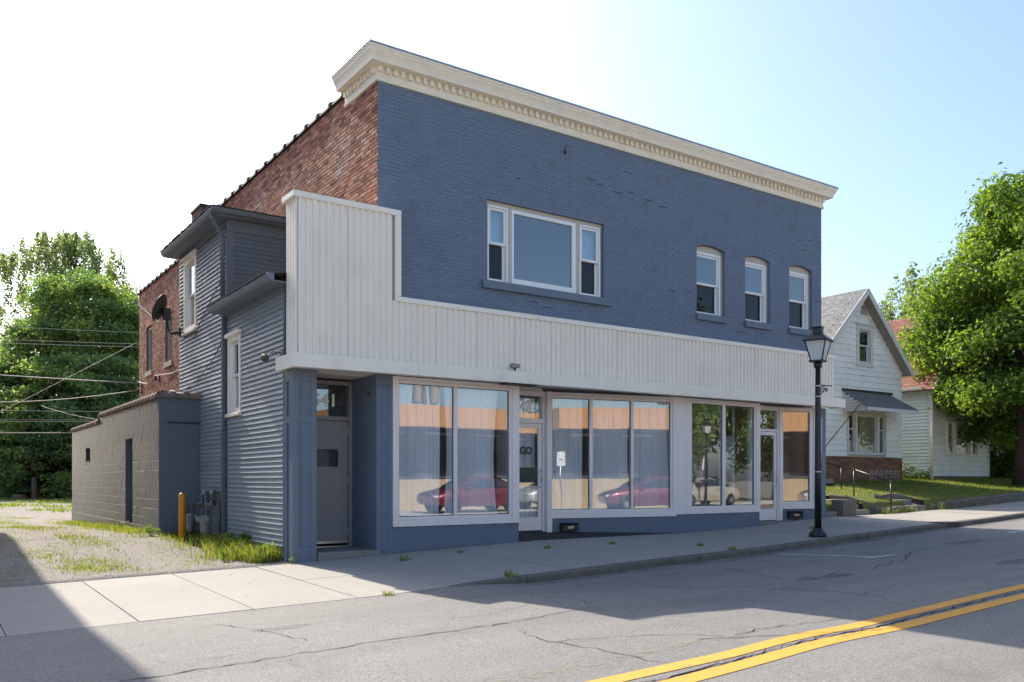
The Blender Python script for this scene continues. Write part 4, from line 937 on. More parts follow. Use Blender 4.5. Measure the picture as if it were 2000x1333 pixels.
for i in range(28):
    y = 3.3+i*.148; z = 6.202+random.random()*.004; MB().box(XW-.385-random.random()*.02, XW-.1, y, y+.143, z, z+.016).build('shingle', 'shingle_dark', WING)
for i in range(12):
    x = XW-.36+i*.15; MB().box(x, x+.145, 3.25-random.random()*.02, 3.45, 6.203, 6.219).build('shingle', 'shingle_dark', WING)
# downspouts
MB().tube([(XW-.30, 3.50, 6.10), (XW-.29, 3.51, 6.02), (XW-.12, 3.60, 5.80), (XW-.07, 3.62, 5.70), (XW-.07, 3.62, 4.45)], .042, 10).build('downspout', 'siding_dark', WING)
MB().box(XW-.09, XW-.012, 3.575, 3.665, -.25, 4.20).build('downspout', 'siding_dark', WING, bev=.012)
for z in (.6, 1.9, 3.2): MB().box(XW-.095, XW-.008, 3.568, 3.672, z, z+.03).build('downspout_strap', 'siding_dark', WING)
hung_window(WING, MS, LW[0], LW[1], LW[2], LW[3], casing='trim_cream', cw=.10, proud=.035, rec=.05, sill=.06, sillmat='trim_cream', sillout=.075, sillover=.03, head=True)
hung_window(WING, MS, UW[0], UW[1], UW[2], UW[3], casing='trim_cream', cw=.11, proud=.035, rec=.05, sill=.06, sillmat='trim_cream', sillout=.075, sillover=.03, head=True)
for h in (LW, UW):
    MB().box(h[0]+.05, h[1]-.05, .12, .125, h[2], h[2]+(h[3]-h[2])*.5).build('screen', 'dark_metal', WING, MS)
    MB().box(h[0], h[1], .35, .36, h[2], h[3]).build('window_lining', 'vinyl_white', WING, MS)
MB().box(-.72, -.30, 8.35, 9.2, 6.2, 7.72).build('chimney', 'brick_red', WING)
MB().box(-.75, -.27, 8.32, 9.23, 7.721, 7.78).build('chimney_cap', 'dark_coping', WING)
# loose cable stapled to the clapboards
cb = MB().tube([(XW-.02, 6.0, 4.06), (XW-.03, 4.7, 4.62), (XW-.05, 3.7, 4.95)], .008, 5).tube([(XW-.025, 6.9, 3.0), (XW-.03, 5.5, 3.15), (XW-.03, 4.4, 3.45), (XW-.05, 3.7, 3.72)], .008, 5)
cb.build('loose_cable', 'cable_black', WING)

# ================================================================ painted block shed
XB, YB, YE = -2.33, 5.45, 17.5
SHED = thing('block_shed', 'low shed of grey painted concrete blocks with clay coping beside the driveway', 'shed', T(-1.9, 11, -.2))
MBk = SIDE(XB)
bd = (-8.92, -8.09, -.012, 1.975); bw_ = (-14.79, -14.01, 1.56, 1.935)
hb = [bd, bw_]
wallslab(SHED, SIDE(XB+.005), -12.45, -YB-.012, -.5, 2.70, .2, [(bd[0], bd[1], bd[2], bd[3])], 'block_paint', 'side_wall')
wallslab(SHED, SIDE(XB+.005), -YE, -12.4505, -.5, 2.53, .2, [bw_], 'block_paint', 'side_wall')
sh0 = SHED.children[0]
masonry(sh0, MBk, -YE, -YB-.012, -.002, 2.70, hb, .406, .203, .010, .006, 'block_paint', 'concrete_block', 'blockwork', 300, lambda a, b: -a, .002, limit=lambda z: (-12.45, -YB-.012) if z > 2.5 else (-YE, -YB-.012))
MB().box(-YE, -YB-.004, -.012, .03, -.55, -.012).build('footing', 'block_paint', SHED, MBk)
MB().box(XB+.001, XW, YB, YB+.15, -.5, 2.72).build('front_wall', 'paint_front' if 'paint_front' in MATS else 'siding_dark', SHED)
MB().box(XB+.2, XW, YE-.2, YE-.001, -.5, 2.5).build('rear_wall', 'block_paint', SHED)
MB().add([(XB+.1,YB+.1,2.66),(XW-.001,YB+.1,2.66),(XW-.001,YE-.1,2.45),(XB+.1,YE-.1,2.45)], [(0,1,2,3)]).build('roof', 'roof_flat', SHED)
pn = MB().box(-2.15, -1.52, YB-.012, YB+.01, 1.82, 2.185).build('vent_panel', 'siding_dark', SHED, bev=.004)
MB().box(-2.165, -1.505, YB-.03, YB-.0, 2.19, 2.215).build('panel_flashing', 'dark_metal', SHED)
MB().box(bd[0], bd[1], .15, .19, bd[2], bd[3]).build('door', 'siding_dark', SHED, MBk)
MB().lathe([(.0, -.05), (.03, -.05), (.03, 0), (0, .0)], (bd[1]-.08, .15, .95), 10, 'y').build('door_knob', 'letter_gold', SHED, MBk)
MB().box(bd[0]+.06, bd[1]-.06, .14, .15, .2, 1.8).build('door_panel', 'siding_dark', SHED, MBk, bev=.006)
MB().box(bw_[0], bw_[1], .12, .13, bw_[2], bw_[3]).build('window_board', 'dark_glass_back', SHED, MBk)
MB().box(bw_[0]-.02, bw_[1]+.02, -.02, .1, bw_[2]-.03, bw_[2]-.002).build('sill', 'concrete_step', SHED, MBk)
tl = MB(); hp = [(-.07, -.015), (.26, -.015), (.26, .03), (.21, .085), (.095, .115), (-.02, .085), (-.07, .03)]
tl.prism(hp, 'y', 0, .275); tl.prism([(x*1.15-.012, z*1.3+.006) for x, z in hp], 'y', -.03, .085)
tme = tl.mesh('coping_tile', 'clay_tile')
y = YB+.05
while y < 12.3: link(bpy.data.objects.new('coping_tile', tme), SHED, T(XB, y, 2.712)); y += .285
y = 12.5
while y < YE-.2: link(bpy.data.objects.new('coping_tile', tme), SHED, T(XB, y, 2.545)); y += .285
for i in range(3): link(bpy.data.objects.new('coping_tile', tme), SHED, FRONT(YB) @ T(XB+.30+.28*i, 0, 2.733) @ RZ(R(90)) )

# ---- things along the driveway
bo = thing('bollard', 'scratched yellow steel bollard in front of the block shed', 'bollard', T(-2.2, 4.1, -.2))
MB().lathe([(.068, -.2), (.068, .70), (.06, .725), (.035, .745), (.0, .75)], (-2.2, 4.1, 0), 20).build('post', 'bollard_yellow', bo)
def meter(x, y, z, label, sc=1.0):
    M = T(x, y, z); g = thing('gas_meter', label, 'gas meter', M, 'gas meters at the foot of the clapboards')
    MB().lathe([(.0, -.30), (.075, -.29), (.10, -.22), (.105, -.06), (.125, -.045), (.125, -.0), (.11, .01), (.09, .07), (.05, .09), (0, .092)], (0, 0, 0), 14).build('meter_body', 'meter_grey', g, M)
    MB().box(-.17, -.09, -.06, .06, -.03, .075).box(-.10, .10, -.125, -.09, -.02, .06).build('index_box', 'meter_grey', g, M, bev=.012)
    for dx in (-.05, .05): MB().tube([(dx, 0, .06), (dx, 0, .26)], .022, 8).build('riser', 'rust_metal', g, M)
meter(-1.80, 3.95, .22, 'larger grey gas meter hanging beside the downspout')
meter(-1.88, 4.75, .24, 'smaller grey gas meter closest to the block shed')
gp = thing('gas_pipe_rack', 'grey manifold of gas pipes fixed to the clapboards behind the meters', 'pipes', T(-1.7, 4.3, -.2))
for y0, y1, z, x in ((3.62, 5.0, .49, -1.72), (3.75, 4.9, .75, -1.60), (3.7, 4.4, .63, -1.64)): MB().tube([(x, y0, z), (x, y1, z)], .026, 8).build('pipe', 'rust_metal', gp)
for y0, z0, z1, x in ((3.72, -.2, .49, -1.76), (4.5, -.2, .49, -1.90), (3.85, .49, .80, -1.64), (4.05, .49, .78, -1.62), (4.4, .49, .76, -1.62), (4.85, -.2, .75, -1.6), (3.66, -.2, .6, -1.60)):
    MB().tube([(x, y0, z0), (x, y0, z1)], .022, 8).build('pipe', 'rust_metal', gp)
for y0, z in ((3.95, .49), (4.18, .49), (4.75, .49), (3.85, .77), (4.4, .75)): MB().lathe([(.0, -.05), (.045, -.045), (.045, .045), (0, .05)], (-1.70, y0, z), 10).build('fitting', 'meter_grey', gp)
# satellite dish on the wing's rear corner
dsh = thing('satellite_dish', 'dark round satellite dish on an arm at the rear corner of the wing', 'dish', T(-1.6, 7.2, 4.3))
DN = Vector((-.80, .50, .40)).normalized(); DC = Vector((-1.80, 7.75, 5.0))
Md = T(*DC) @ DN.to_track_quat('Z', 'Y').to_matrix().to_4x4() @ Matrix.Diagonal((.82, .82, 1, 1))
rs = [(.0, -.075), (.12, -.07), (.24, -.045), (.34, -.01), (.40, .02), (.405, .012), (.34, -.022), (.24, -.058), (.12, -.083), (0, -.088)]
MB().lathe(rs, (0, 0, 0), 28).build('dish', 'dark_metal', dsh, Md)
MB().tube([(-1.52, 7.22, 4.38), (-1.62, 7.45, 4.38), (-1.66, 7.62, 4.50), (-1.68, 7.66, 4.78), tuple(DC-DN*.07)], .03, 10).build('mast', 'dark_metal', dsh)
MB().box(-1.53, -1.495, 7.12, 7.25, 4.30, 4.48).build('wall_plate', 'dark_metal', dsh)
DB = DC+Vector((0, 0, -.36)); DF = DC+DN*.62+Vector((0, 0, -.12))
MB().tube([tuple(DC-DN*.03+Vector((-.0, 0, -.2))), tuple(DB+DN*.02), tuple(DF)], .014, 8).build('feed_arm', 'cable_grey', dsh)
MB().lathe([(0, -.06), (.035, -.06), (.04, .05), (0, .06)], tuple(DF), 10, 'y').build('feed_horn', 'meter_grey', dsh)
MB().box(-1.76, -1.60, 7.55, 7.72, 4.72, 4.98).build('bracket', 'dark_metal', dsh, bev=.01)
sf = thing('security_light', 'twin security lamp sticking out from the clapboards above the canopy end', 'security light', T(-1.5, .5, 3.0))
MB().tube([(-1.50, .48, 3.10), (-1.66, .46, 3.10), (-1.72, .44, 3.06)], .014, 8).box(-1.52, -1.49, .42, .54, 3.04, 3.16).build('arm', 'meter_grey', sf)
MB().lathe([(.0, -.09), (.035, -.085), (.045, -.03), (.07, .05), (.072, .07), (0, .06)], (-1.74, .56, 3.02), 14, 'y').build('lamp_head', 'rust_metal', sf)
MB().lathe([(.0, -.05), (.03, -.045), (.03, .045), (0, .05)], (-1.72, .40, 3.04), 12, 'y').build('sensor', 'meter_grey', sf)
# wall insulators at the rear corner of the brick wall
for i, (y, z) in enumerate(((18.6, 4.36), (18.6, 4.12), (16.0, 4.30))):
    ins = thing('wire_insulator', ('upper black wire insulator on the rear corner of the brick wall', 'lower black wire insulator on the rear corner of the brick wall', 'black wire insulator on the brick wall under its second window')[i], 'insulator', T(0, y, z))
    MB().lathe([(.0, -.1), (.04, -.09), (.025, -.05), (.045, -.03), (.025, 0), (.045, .03), (.02, .06), (0, .07)], (-.12, y, z), 10).build('spool', 'black_metal', ins)
    MB().box(-.13, .0, y-.02, y+.02, z-.1, z-.08).box(-.03, .0, y-.03, y+.03, z-.15, z+.1).build('bracket', 'dark_metal', ins)

# ================================================================ street lamps
def street_lamp(x, y, z, label, sign=False):
    M = T(x, y, z) @ Matrix.Diagonal((1, 1, 1.045, 1)); L = thing('street_lamp', label, 'street lamp', M, 'black lantern street lamps')
    MB().lathe([(.17, -.02), (.172, .03), (.16, .075), (.11, .10), (.10, .13), (.075, .16), (.0, .16)], (0, 0, 0), 20).build('base', 'black_metal', L, M)
    MB().lathe([(.068, .15), (.062, 1.2), (.054, 2.6), (.05, 3.17), (.075, 3.19), (.08, 3.26), (.065, 3.29), (.0, 3.30)], (0, 0, 0), 18).build('pole', 'black_metal', L, M)
    lan = MB()
    b0, t0, zb, zt = .11, .195, 3.32, 3.68
    for sx, sy in ((-1,-1), (1,-1), (1,1), (-1,1)): lan.tube([(sx*b0, sy*b0, zb), (sx*t0, sy*t0, zt)], .014, 6)
    lan.box(-.14, .14, -.14, .14, 3.295, 3.325)
    lo = lan.build('lantern_frame', 'black_metal', L, M @ RZ(R(20)))
    rf = MB(); q = [(.245, 3.68), (.245, 3.70), (.185, 3.76), (.11, 3.82), (.085, 3.84), (.085, 3.93), (.10, 3.94), (.10, 3.96), (.0, 3.965)]
    vs = []; fs = []
    for r_, h in q: vs += [(-r_,-r_,h), (r_,-r_,h), (r_,r_,h), (-r_,r_,h)]
    for i in range(len(q)-1):
        for k in range(4): fs.append((i*4+k, i*4+(k+1) % 4, (i+1)*4+(k+1) % 4, (i+1)*4+k))
    fs.append((3,2,1,0)); rf.add(vs, fs); rf.build('lantern_roof', 'black_metal', L, M @ RZ(R(20)), bev=.006)
    for k in range(4):
        MB().add([(-b0+.01,-b0,zb), (b0-.01,-b0,zb), (t0-.01,-t0,zt), (-t0+.01,-t0,zt), (-b0+.01,-b0+.004,zb), (b0-.01,-b0+.004,zb), (t0-.01,-t0+.004,zt), (-t0+.01,-t0+.004,zt)], [(0,1,2,3),(7,6,5,4)]).build('lantern_pane', 'lantern_milk', lo, M @ RZ(R(20)+k*math.pi/2))
    br = MB().tube([(.03, 0, 2.86), (.36, -.05, 2.86)], .012, 8)                     # banner bracket with scrolls
    for c, r0 in ((.13, .07), (.24, .045)):
        br.tube([(c+r0*(1-k*.045)*math.cos(k*.55), -.02, 2.86-.085+r0*(1-k*.045)*math.sin(k*.55)) for k in range(16)], .008, 6)
    br.tube([(.05, 0, 2.66), (.10, -.01, 2.70), (.2, -.02, 2.80)], .008, 6)
    br.lathe([(0, -.02), (.018, 0), (0, .02)], (.37, -.05, 2.86), 8); br.build('banner_bracket', 'black_metal', L, M)
    for zz in (2.84, 2.64, 1.22): MB().lathe([(.056, -.015), (.067, -.01), (.067, .01), (.056, .015)], (0, 0, zz), 16).build('clamp_band', 'alu', L, M)
    MB().box(.035, .075, -.09, -.06, 1.25, 1.55).build('tag_plate', 'meter_grey', L, M)
    if sign:
        MB().box(-.15, .15, -.10, -.09, 1.7, 2.2).build('sign_plate', 'sign_white', L, M)
    return L
street_lamp(8.2, -2.8, walk_z(8.2, -2.8)+.012, 'black lantern street lamp on the near kerb in front of the shop')

# ================================================================ houses up the street
def gable_house(name, label, x0, x1, y0, y1, zb, ze, zr, roofmat, wallmat, ex, front_holes, ov=.2, rk=.35, sidemat=None, left_h=()):
    """gable-front house: ridge runs along Y; boards are pieces, roof shingles are pieces"""
    H = thing(name, label, 'house', T((x0+x1)/2, y0, zb)); xc = (x0+x1)/2; sl_ = (zr-ze)/(xc-x0)
    wallslab(H, FRONT(y0+.02), x0, x1, zb, ze, .15, front_holes, 'white_wood', 'front_wall')
    MB().prism([(x0, ze), (x1, ze), (xc, zr-.05)], 'y', y0+.15, y0+.27).build('gable_wall', 'white_wood', H)
    gl = lambda z: (x0, x1) if z < ze else (x0+(z-ze)/sl_+.02, x1-(z-ze)/sl_-.02)
    boards(H, FRONT(y0+.018), x0, x1, zb, zr-.1, ex, front_holes, wallmat, 'siding_board', limit=gl, th=.045)
    wallslab(H, SIDE(x0+.02), -y1, -y0-.17, zb, ze, .15, list(left_h), 'white_wood', 'left_wall')
    boards(H, SIDE(x0+.018), -y1, -y0-.01, zb, ze-.1, ex if sidemat is None else .125, list(left_h), sidemat or wallmat, 'siding_board', th=.036)
    MB().box(x1-.15, x1, y0+.17, y1, zb, ze).build('right_wall', wallmat, H); MB().box(x0+.15, x1-.15, y1-.15, y1, zb, ze).build('rear_wall', wallmat, H)
    MB().box(x0-.02, x0+.07, y0-.012, y0+.05, zb, ze).build('corner_board', wallmat, H); MB().box(x1-.07, x1+.02, y0-.012, y0+.05, zb, ze).build('corner_board', wallmat, H)
    L = math.hypot(xc-x0+ov, (xc-x0+ov)*sl_); ang = math.atan(sl_)
    for sg in (-1, 1):
        # roof plane local: x along ridge, z up slope, outward -y
        if sg == -1: M = Matrix(((0, math.sin(ang), math.cos(ang), x0-ov), (-1, 0, 0, 0), (0, -math.cos(ang), math.sin(ang), ze-ov*sl_), (0, 0, 0, 1)))
        else: M = Matrix(((0, -math.sin(ang), -math.cos(ang), x1+ov), (1, 0, 0, 0), (0, -math.cos(ang), math.sin(ang), ze-ov*sl_), (0, 0, 0, 1)))
        a0, a1 = (-y1-.2, -y0+rk) if sg == -1 else (y0-rk, y1+.2)
        rf = MB().box(a0, a1, .0, .07, 0, L).build('roof', roofmat, H, M)
        if sg == -1: masonry(rf, M @ T(0, -.018, 0), a0-.01, a1+.01, -.01, L, [], .30, .135, .006, .017, roofmat, 'shingle', 'shingles', 300, lambda a, b: -a, .002)
        MB().box(a1-.02 if sg == -1 else a0-.002, a1+.002 if sg == -1 else a0+.02, -.02, .16, -.02, L-.005).build('rake_board', 'white_wood', H, M)
        s0, s1 = (a1-rk-.02, a1-.021) if sg == -1 else (a0+.021, a0+rk+.02)
        MB().box(s0, s1, .071, .085, 0, L-.06).build('rake_soffit', 'soffit_worn', H, M)
        MB().box(a0 if sg == -1 else a0+.021, a1-.021 if sg == -1 else a1, .075, .1, -.005, .02).build('eave_board', 'white_wood', H, M)
    return H
def triple_window(H, x0, x1, z0, z1, y, cuts, mat='white_wood', fill=('house_glass',)*3):
    mb = MB().box(x0, x0+.07, y-.06, y+.1, z0, z1).box(x1-.07, x1, y-.06, y+.1, z0, z1).box(x0+.07, x1-.07, y-.06, y+.1, z1-.07, z1).box(x0+.07, x1-.07, y-.075, y+.1, z0, z0+.06)
    for a, b in cuts: mb.box(a, b, y-.055, y+.1, z0+.06, z1-.07)
    w = mb.build('window', mat, H, bev=.006); ed = [x0+.07]+[q for c in cuts for q in c]+[x1-.07]
    for k in range(0, len(ed), 2):
        a, b = ed[k], ed[k+1]
        MB().box(a, b, y+.03, y+.035, z0+.06, z1-.07).build('pane', 'house_glass', w)
        s = MB().box(a, a+.035, y+.0, y+.05, z0+.06, z1-.07).box(b-.035, b, y, y+.05, z0+.06, z1-.07).box(a+.035, b-.035, y, y+.05, z1-.11, z1-.07).box(a+.035, b-.035, y, y+.05, z0+.06, z0+.10)
        if b-a < .5: s.box(a+.035, b-.035, y, y+.05, z0+(z1-z0)*.6, z0+(z1-z0)*.6+.04)
        s.build('sash', 'soffit_worn' if False else mat, w)
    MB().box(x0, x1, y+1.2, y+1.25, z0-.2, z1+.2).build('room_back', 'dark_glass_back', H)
    return w
XH0, XH1, YH = 17.5, 22.72, 4.2
h1w = (19.45, 21.72, 1.86, 3.30); h1g = (19.98, 20.93, 4.95, 6.32)
H1 = gable_house('gabled_house', 'white gabled house with grey shingle roof next to the brick shop', XH0, XH1, YH, 13, 1.80, 4.98, 7.50, 'shingle_grey', 'white_siding', .20, [h1w, h1g], ov=.2, rk=.40)
MB().box(XH0-.03, XH1+.04, YH-.01, YH+.3, .6, 1.79).build('foundation', 'mortar_red', H1)
masonry(H1, FRONT(YH-.018), XH0-.03, XH1+.04, .62, 1.79, [], .40, .057, .006, .009, 'foundation_brick', 'stone_strip', 'foundation_strips', 120, lambda a, b: -a, .003)
MB().box(XH0, XH0+.2, YH+.3, 13, .4, 1.79).build('foundation', 'concrete_old', H1)
triple_window(H1, *h1w[:2], h1w[2], h1w[3], YH, [(19.88, 20.02), (21.16, 21.30)])
MB().box(20.05, 20.5, YH+.22, YH+.24, 1.95, 3.2).build('curtain', 'red_cloth', H1)
hung_window(H1, FRONT(YH), h1g[0], h1g[1], h1g[2], h1g[3], casing='white_wood', cw=.14, proud=.05, rec=.05, sash='white_wood', head=True, sill=.05, sillmat='white_wood', sillout=.07, sillover=.02)
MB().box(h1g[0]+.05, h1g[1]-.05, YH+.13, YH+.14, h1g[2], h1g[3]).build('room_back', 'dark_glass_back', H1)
vt = MB().prism([(20.22, 6.68), (20.62, 6.68), (20.62, 6.98), (20.42, 7.08)], 'y', YH-.04, YH+.02).build('gable_vent', 'window_tan', H1)
for i in range(5): MB().box(20.26, 20.58, YH-.055, YH-.038, 6.72+i*.06, 6.75+i*.06).build('louvre', 'soffit_worn', vt)
# metal awning over the front window
ax0, ax1, az1, az0, ad = 19.25, 22.0, 4.0, 3.42, 1.0
an = MB().add([(ax0,YH-.03,az1),(ax1,YH-.03,az1),(ax1+.12,YH-ad,az0),(ax0-.12,YH-ad,az0),(ax0,YH-.03,az1-.02),(ax1,YH-.03,az1-.02),(ax1+.12,YH-ad,az0-.02),(ax0-.12,YH-ad,az0-.02)], [(3,2,1,0),(4,5,6,7),(0,1,5,4),(1,2,6,5),(2,3,7,6),(3,0,4,7)]).build('awning', 'awning_top', H1)
vs = []; n = 40
for i in range(n+1):
    x = ax0-.12+(ax1-ax0+.24)*i/n; vs += [(x, YH-ad-.01, az0-.02), (x, YH-ad-.012, az0-.13-.025*math.sin(i*math.pi/2))]
MB().add(vs, [(2*i, 2*i+1, 2*i+3, 2*i+2) for i in range(n)]).build('awning_valance', 'alu_awning', an)
for i in range(9):
    f0, f1 = i/9, (i+1)/9-.012; z = az1+(az0-az1)*f0; y_ = YH-.03-(ad-.03)*f0
    MB().box(ax0-.12*f0-.012, ax0-.12*f0+.0, YH-ad*f1-.0, YH-.02, z-.09+(.0), z-.02).build('awning_slat', 'alu_awning', an) if False else None
for i in range(7):
    z = az1-.05-i*.095; k = min(max((az1-z)/(az1-az0), .02), 1); MB().box(ax0-.03, ax0-.02, YH-.03-ad*.97*k, YH-.02, z-.085, z).build('awning_slat', 'alu_awning', an)
MB().tube([(18.15, YH-.05, 2.05), (19.4, YH-.75, 3.75)], .014, 6).build('awning_stay', 'dark_metal', an)
MB().box(ax0-.1, ax1+.1, YH-.06, YH+.01, az1+.01, az1+.09).build('awning_head', 'dark_metal', an)
MB().box(18.05, 18.13, YH-.09, YH-.01, .95, 4.9).build('downspout', 'white_siding', H1, bev=.01)

XG0, XG1 = 24.63, 28.94
h2w = (25.72, 27.98, 1.93, 3.25)
H2 = gable_house('gabled_house', 'pale house with red shingle roof half hidden by the maple', XG0, XG1, YH, 14, 1.15, 4.75, 7.60, 'shingle_red', 'white_siding', .20, [h2w], ov=.3, rk=.3, sidemat='mint_siding')
triple_window(H2, *h2w[:2], h2w[2], h2w[3], YH, [(26.28, 26.42), (27.36, 27.50)], 'trim_cream')
MB().box(XG0-.02, XG1+.02, YH+.03, YH+.3, .6, 1.14).build('foundation', 'concrete_old', H2); MB().box(XG0+.03, XG0+.2, YH+.3, 14, .6, 1.14).build('foundation', 'concrete_old', H2)
MB().tube([(XG0-.02, YH-.08, 4.6), (XG0-.02, YH-.08, 1.0)], .05, 10).build('downspout', 'trim_cream', H2)
gx_ = MB().prism([(0, .12), (-.13, .12), (-.125, .04), (-.08, 0), (0, 0)], 'x', 0, 9.7).build('gutter', 'trim_cream', H2, SIDE(XG0-.3) @ T(-14, 0, 4.35))
H3 = gable_house('gabled_house', 'white clapboard house at the right edge behind the maple trunk', 33.2, 38.5, 6.5, 15, 1.2, 4.8, 7.4, 'shingle_grey', 'white_siding', .125, [(34.5, 36.4, 2.2, 3.4)], ov=.25, rk=.3)
triple_window(H3, 34.5, 36.4, 2.2, 3.4, 6.5, [(34.95, 35.05), (35.85, 35.95)])

# ---- yard in front of the houses
def stair_zone(x, y): return (13.5 < x < 14.35 and y < 1.35) or (16.3 < x < 17.3 and y < 1.15)
lx = [12.42, 13.0, 13.5, 14.35, 14.8, 15.3, 15.8, 16.3, 17.3, 18, 19, 20, 21, 22, 23, 24, 25, 26, 27, 28, 29, 30, 32, 35, 40, 50, 70, 120]
ly = [.16, .22, .26, .6, .9, 1.15, 1.35, 1.8, 2.4, 3.0, 3.6, 4.2, 5, 6.5, 9, 14, 20, 30, 45, 80]
LAWN = sheet('lawn', lx, ly, lawn_z, 'lawn_soil', keep=lambda x, y: not stair_zone(x, y))
def low_wall(name, label, pts, th=.22, zb=None, mat='concrete_old', parent=None):
    """rough low wall along pts (x, y, ztop)"""
    vs = []; fs = []; P = []
    for (a, b) in zip(pts[:-1], pts[1:]):
        k = max(1, int((Vector(b)-Vector(a)).length/.25))
        for q in range(k): P.append(Vector(a).lerp(Vector(b), q/k))
    P.append(Vector(pts[-1]))
    for i, p in enumerate(P):
        d = (P[min(i+1, len(P)-1)]-P[max(i-1, 0)]); d.z = 0; d.normalize(); nn = Vector((-d.y, d.x, 0)); j = lambda: (random.random()-.5)*.02
        z0 = walk_z(p.x, 0)-.3 if zb is None else zb
        for q, z in ((p-nn*th/2, z0), (p-nn*(th/2+j()), p.z-.03), (p-nn*(th/2-.03), p.z+j()), (p+nn*(th/2-.03), p.z+j()), (p+nn*(th/2), p.z-.03), (p+nn*th/2, z0)): vs.append((q.x, q.y, z))
    n = len(P); fs = [(i*6+k, (i+1)*6+k, (i+1)*6+k+1, i*6+k+1) for i in range(n-1) for k in range(5)]+[(0,1,2,3,4,5), tuple((n-1)*6+k for k in reversed(range(6)))]
    o = MB().add(vs, fs).build(name, mat, parent)
    if parent is None: tag(o, label, 'wall')
    return o
zk = lambda x: walk_z(x, 0)
low_wall('retaining_wall', 'square concrete wall block beside the steps next to the shop', [(12.95,.05,zk(13)+.42),(13.48,.05,zk(13.4)+.42)], .34)
low_wall('retaining_wall', 'curved concrete wing wall right of the steps with the handrail', [(14.38,1.25,.62),(14.42,.8,.58),(14.55,.45,.48),(14.8,.2,.34),(15.15,.08,.20)], .18)
low_wall('retaining_wall', 'short low concrete wall between the two flights of steps', [(15.15,.08,zk(15.2)+.14),(15.6,.10,zk(15.6)+.17),(16.2,.14,zk(16.2)+.16)], .2)
low_wall('retaining_wall', 'curved concrete wing wall left of the second flight of steps', [(15.75,.85,.60),(16.0,.75,.55),(16.2,.45,.42),(16.28,.2,.30)], .14)
low_wall('retaining_wall', 'curved concrete wing wall right of the second flight of steps', [(16.9,1.2,.62),(17.25,1.0,.60),(17.5,.6,.50),(17.65,.35,.38),(17.8,.15,.28)], .16)
low_wall('retaining_wall', 'long low mossy concrete wall along the sidewalk under the maple', [(17.8,.12,zk(17.8)+.19),(19,.12,zk(19)+.24),(21,.12,zk(21)+.25),(23,.12,zk(23)+.25),(27,.12,zk(27)+.26),(40,.12,zk(40)+.26)], .26)
sA = thing('steps', 'worn concrete steps up to the yard between the wall block and wing wall', 'steps', T(13.9, .3, zk(13.9)))
for i in range(3): MB().box(13.5, 14.33, .04+.32*i, .36+.32*i+.3, -.2, zk(13.9)+.13*(i+1)).build('step', 'concrete_step', sA, bev=.012)
sB = thing('steps', 'second flight of worn concrete steps between two curved wing walls', 'steps', T(16.8, .3, zk(16.8)))
for i in range(2): MB().box(16.34, 17.2, .15+.4*i, .55+.4*i+.3, -.2, zk(16.8)+.15*(i+1)).build('step', 'concrete_step', sB, bev=.012)
sC = thing('steps', 'low concrete step against the right end of the shop building', 'steps', T(12.65, .3, zk(12.6)))
MB().box(12.43, 12.9, .02, .5, -.2, zk(12.6)+.13).build('step', 'concrete_step', sC, bev=.012); MB().box(12.43, 12.9, .5, 1.2, -.2, zk(12.6)+.30).build('step', 'concrete_step', sC, bev=.012)
sD = thing('steps', 'concrete porch steps at the left corner of the white gabled house', 'steps', T(17.2, 3.6, .6))
for i in range(3): MB().box(15.2+.3*i, 17.45, 3.3+.0*i, 4.4, .4, .76+.14*i).build('step', 'concrete_step', sD, bev=.012)
def handrail(label, pts, posts):
    h = thing('handrail', label, 'handrail', T(*posts[0][0]))
    MB().tube(pts, .02, 8).build('rail', 'black_metal', h)
    for a, b in posts: MB().tube([a, b], .02, 8).lathe([(.0, -.03), (.03, -.02), (.03, .02), (0, .03)], b, 8).build('post', 'black_metal', h)
handrail('black pipe handrail beside the steps from the sidewalk', [(15.26,.0,.95),(15.26,1.12,1.30)], [((15.26,.0,.0),(15.26,.0,.95)),((15.26,1.12,.3),(15.26,1.12,1.30))])
handrail('black pipe handrail by the porch steps next to the shop', [(16.68,2.5,1.40),(16.2,3.0,1.62),(15.8,3.4,1.74)], [((16.68,2.5,.5),(16.68,2.5,1.40)),((15.8,3.4,.6),(15.8,3.4,1.74))])
gf = thing('garden_fence', 'white wire hoop garden fence against the brown stone foundation', 'fence', T(20.9, 3.7, .8))
for i in range(6):
    x = 20.1+.28*i; z0 = lawn_z(x, 3.75)-.05
    MB().tube([(x, 3.75, z0), (x, 3.75, z0+.32), (x+.06, 3.75, z0+.42), (x+.14, 3.75, z0+.46), (x+.22, 3.75, z0+.42), (x+.28, 3.75, z0+.32), (x+.28, 3.75, z0)], .006, 5).tube([(x+.14, 3.755, z0), (x+.14, 3.755, z0+.45)], .005, 5).build('hoop', 'white_wood', gf)
for z in (.15, .28): MB().tube([(20.1, 3.757, lawn_z(20.1, 3.75)+z), (21.78, 3.757, lawn_z(21.7, 3.75)+z)], .005, 5).build('rail', 'white_wood', gf)

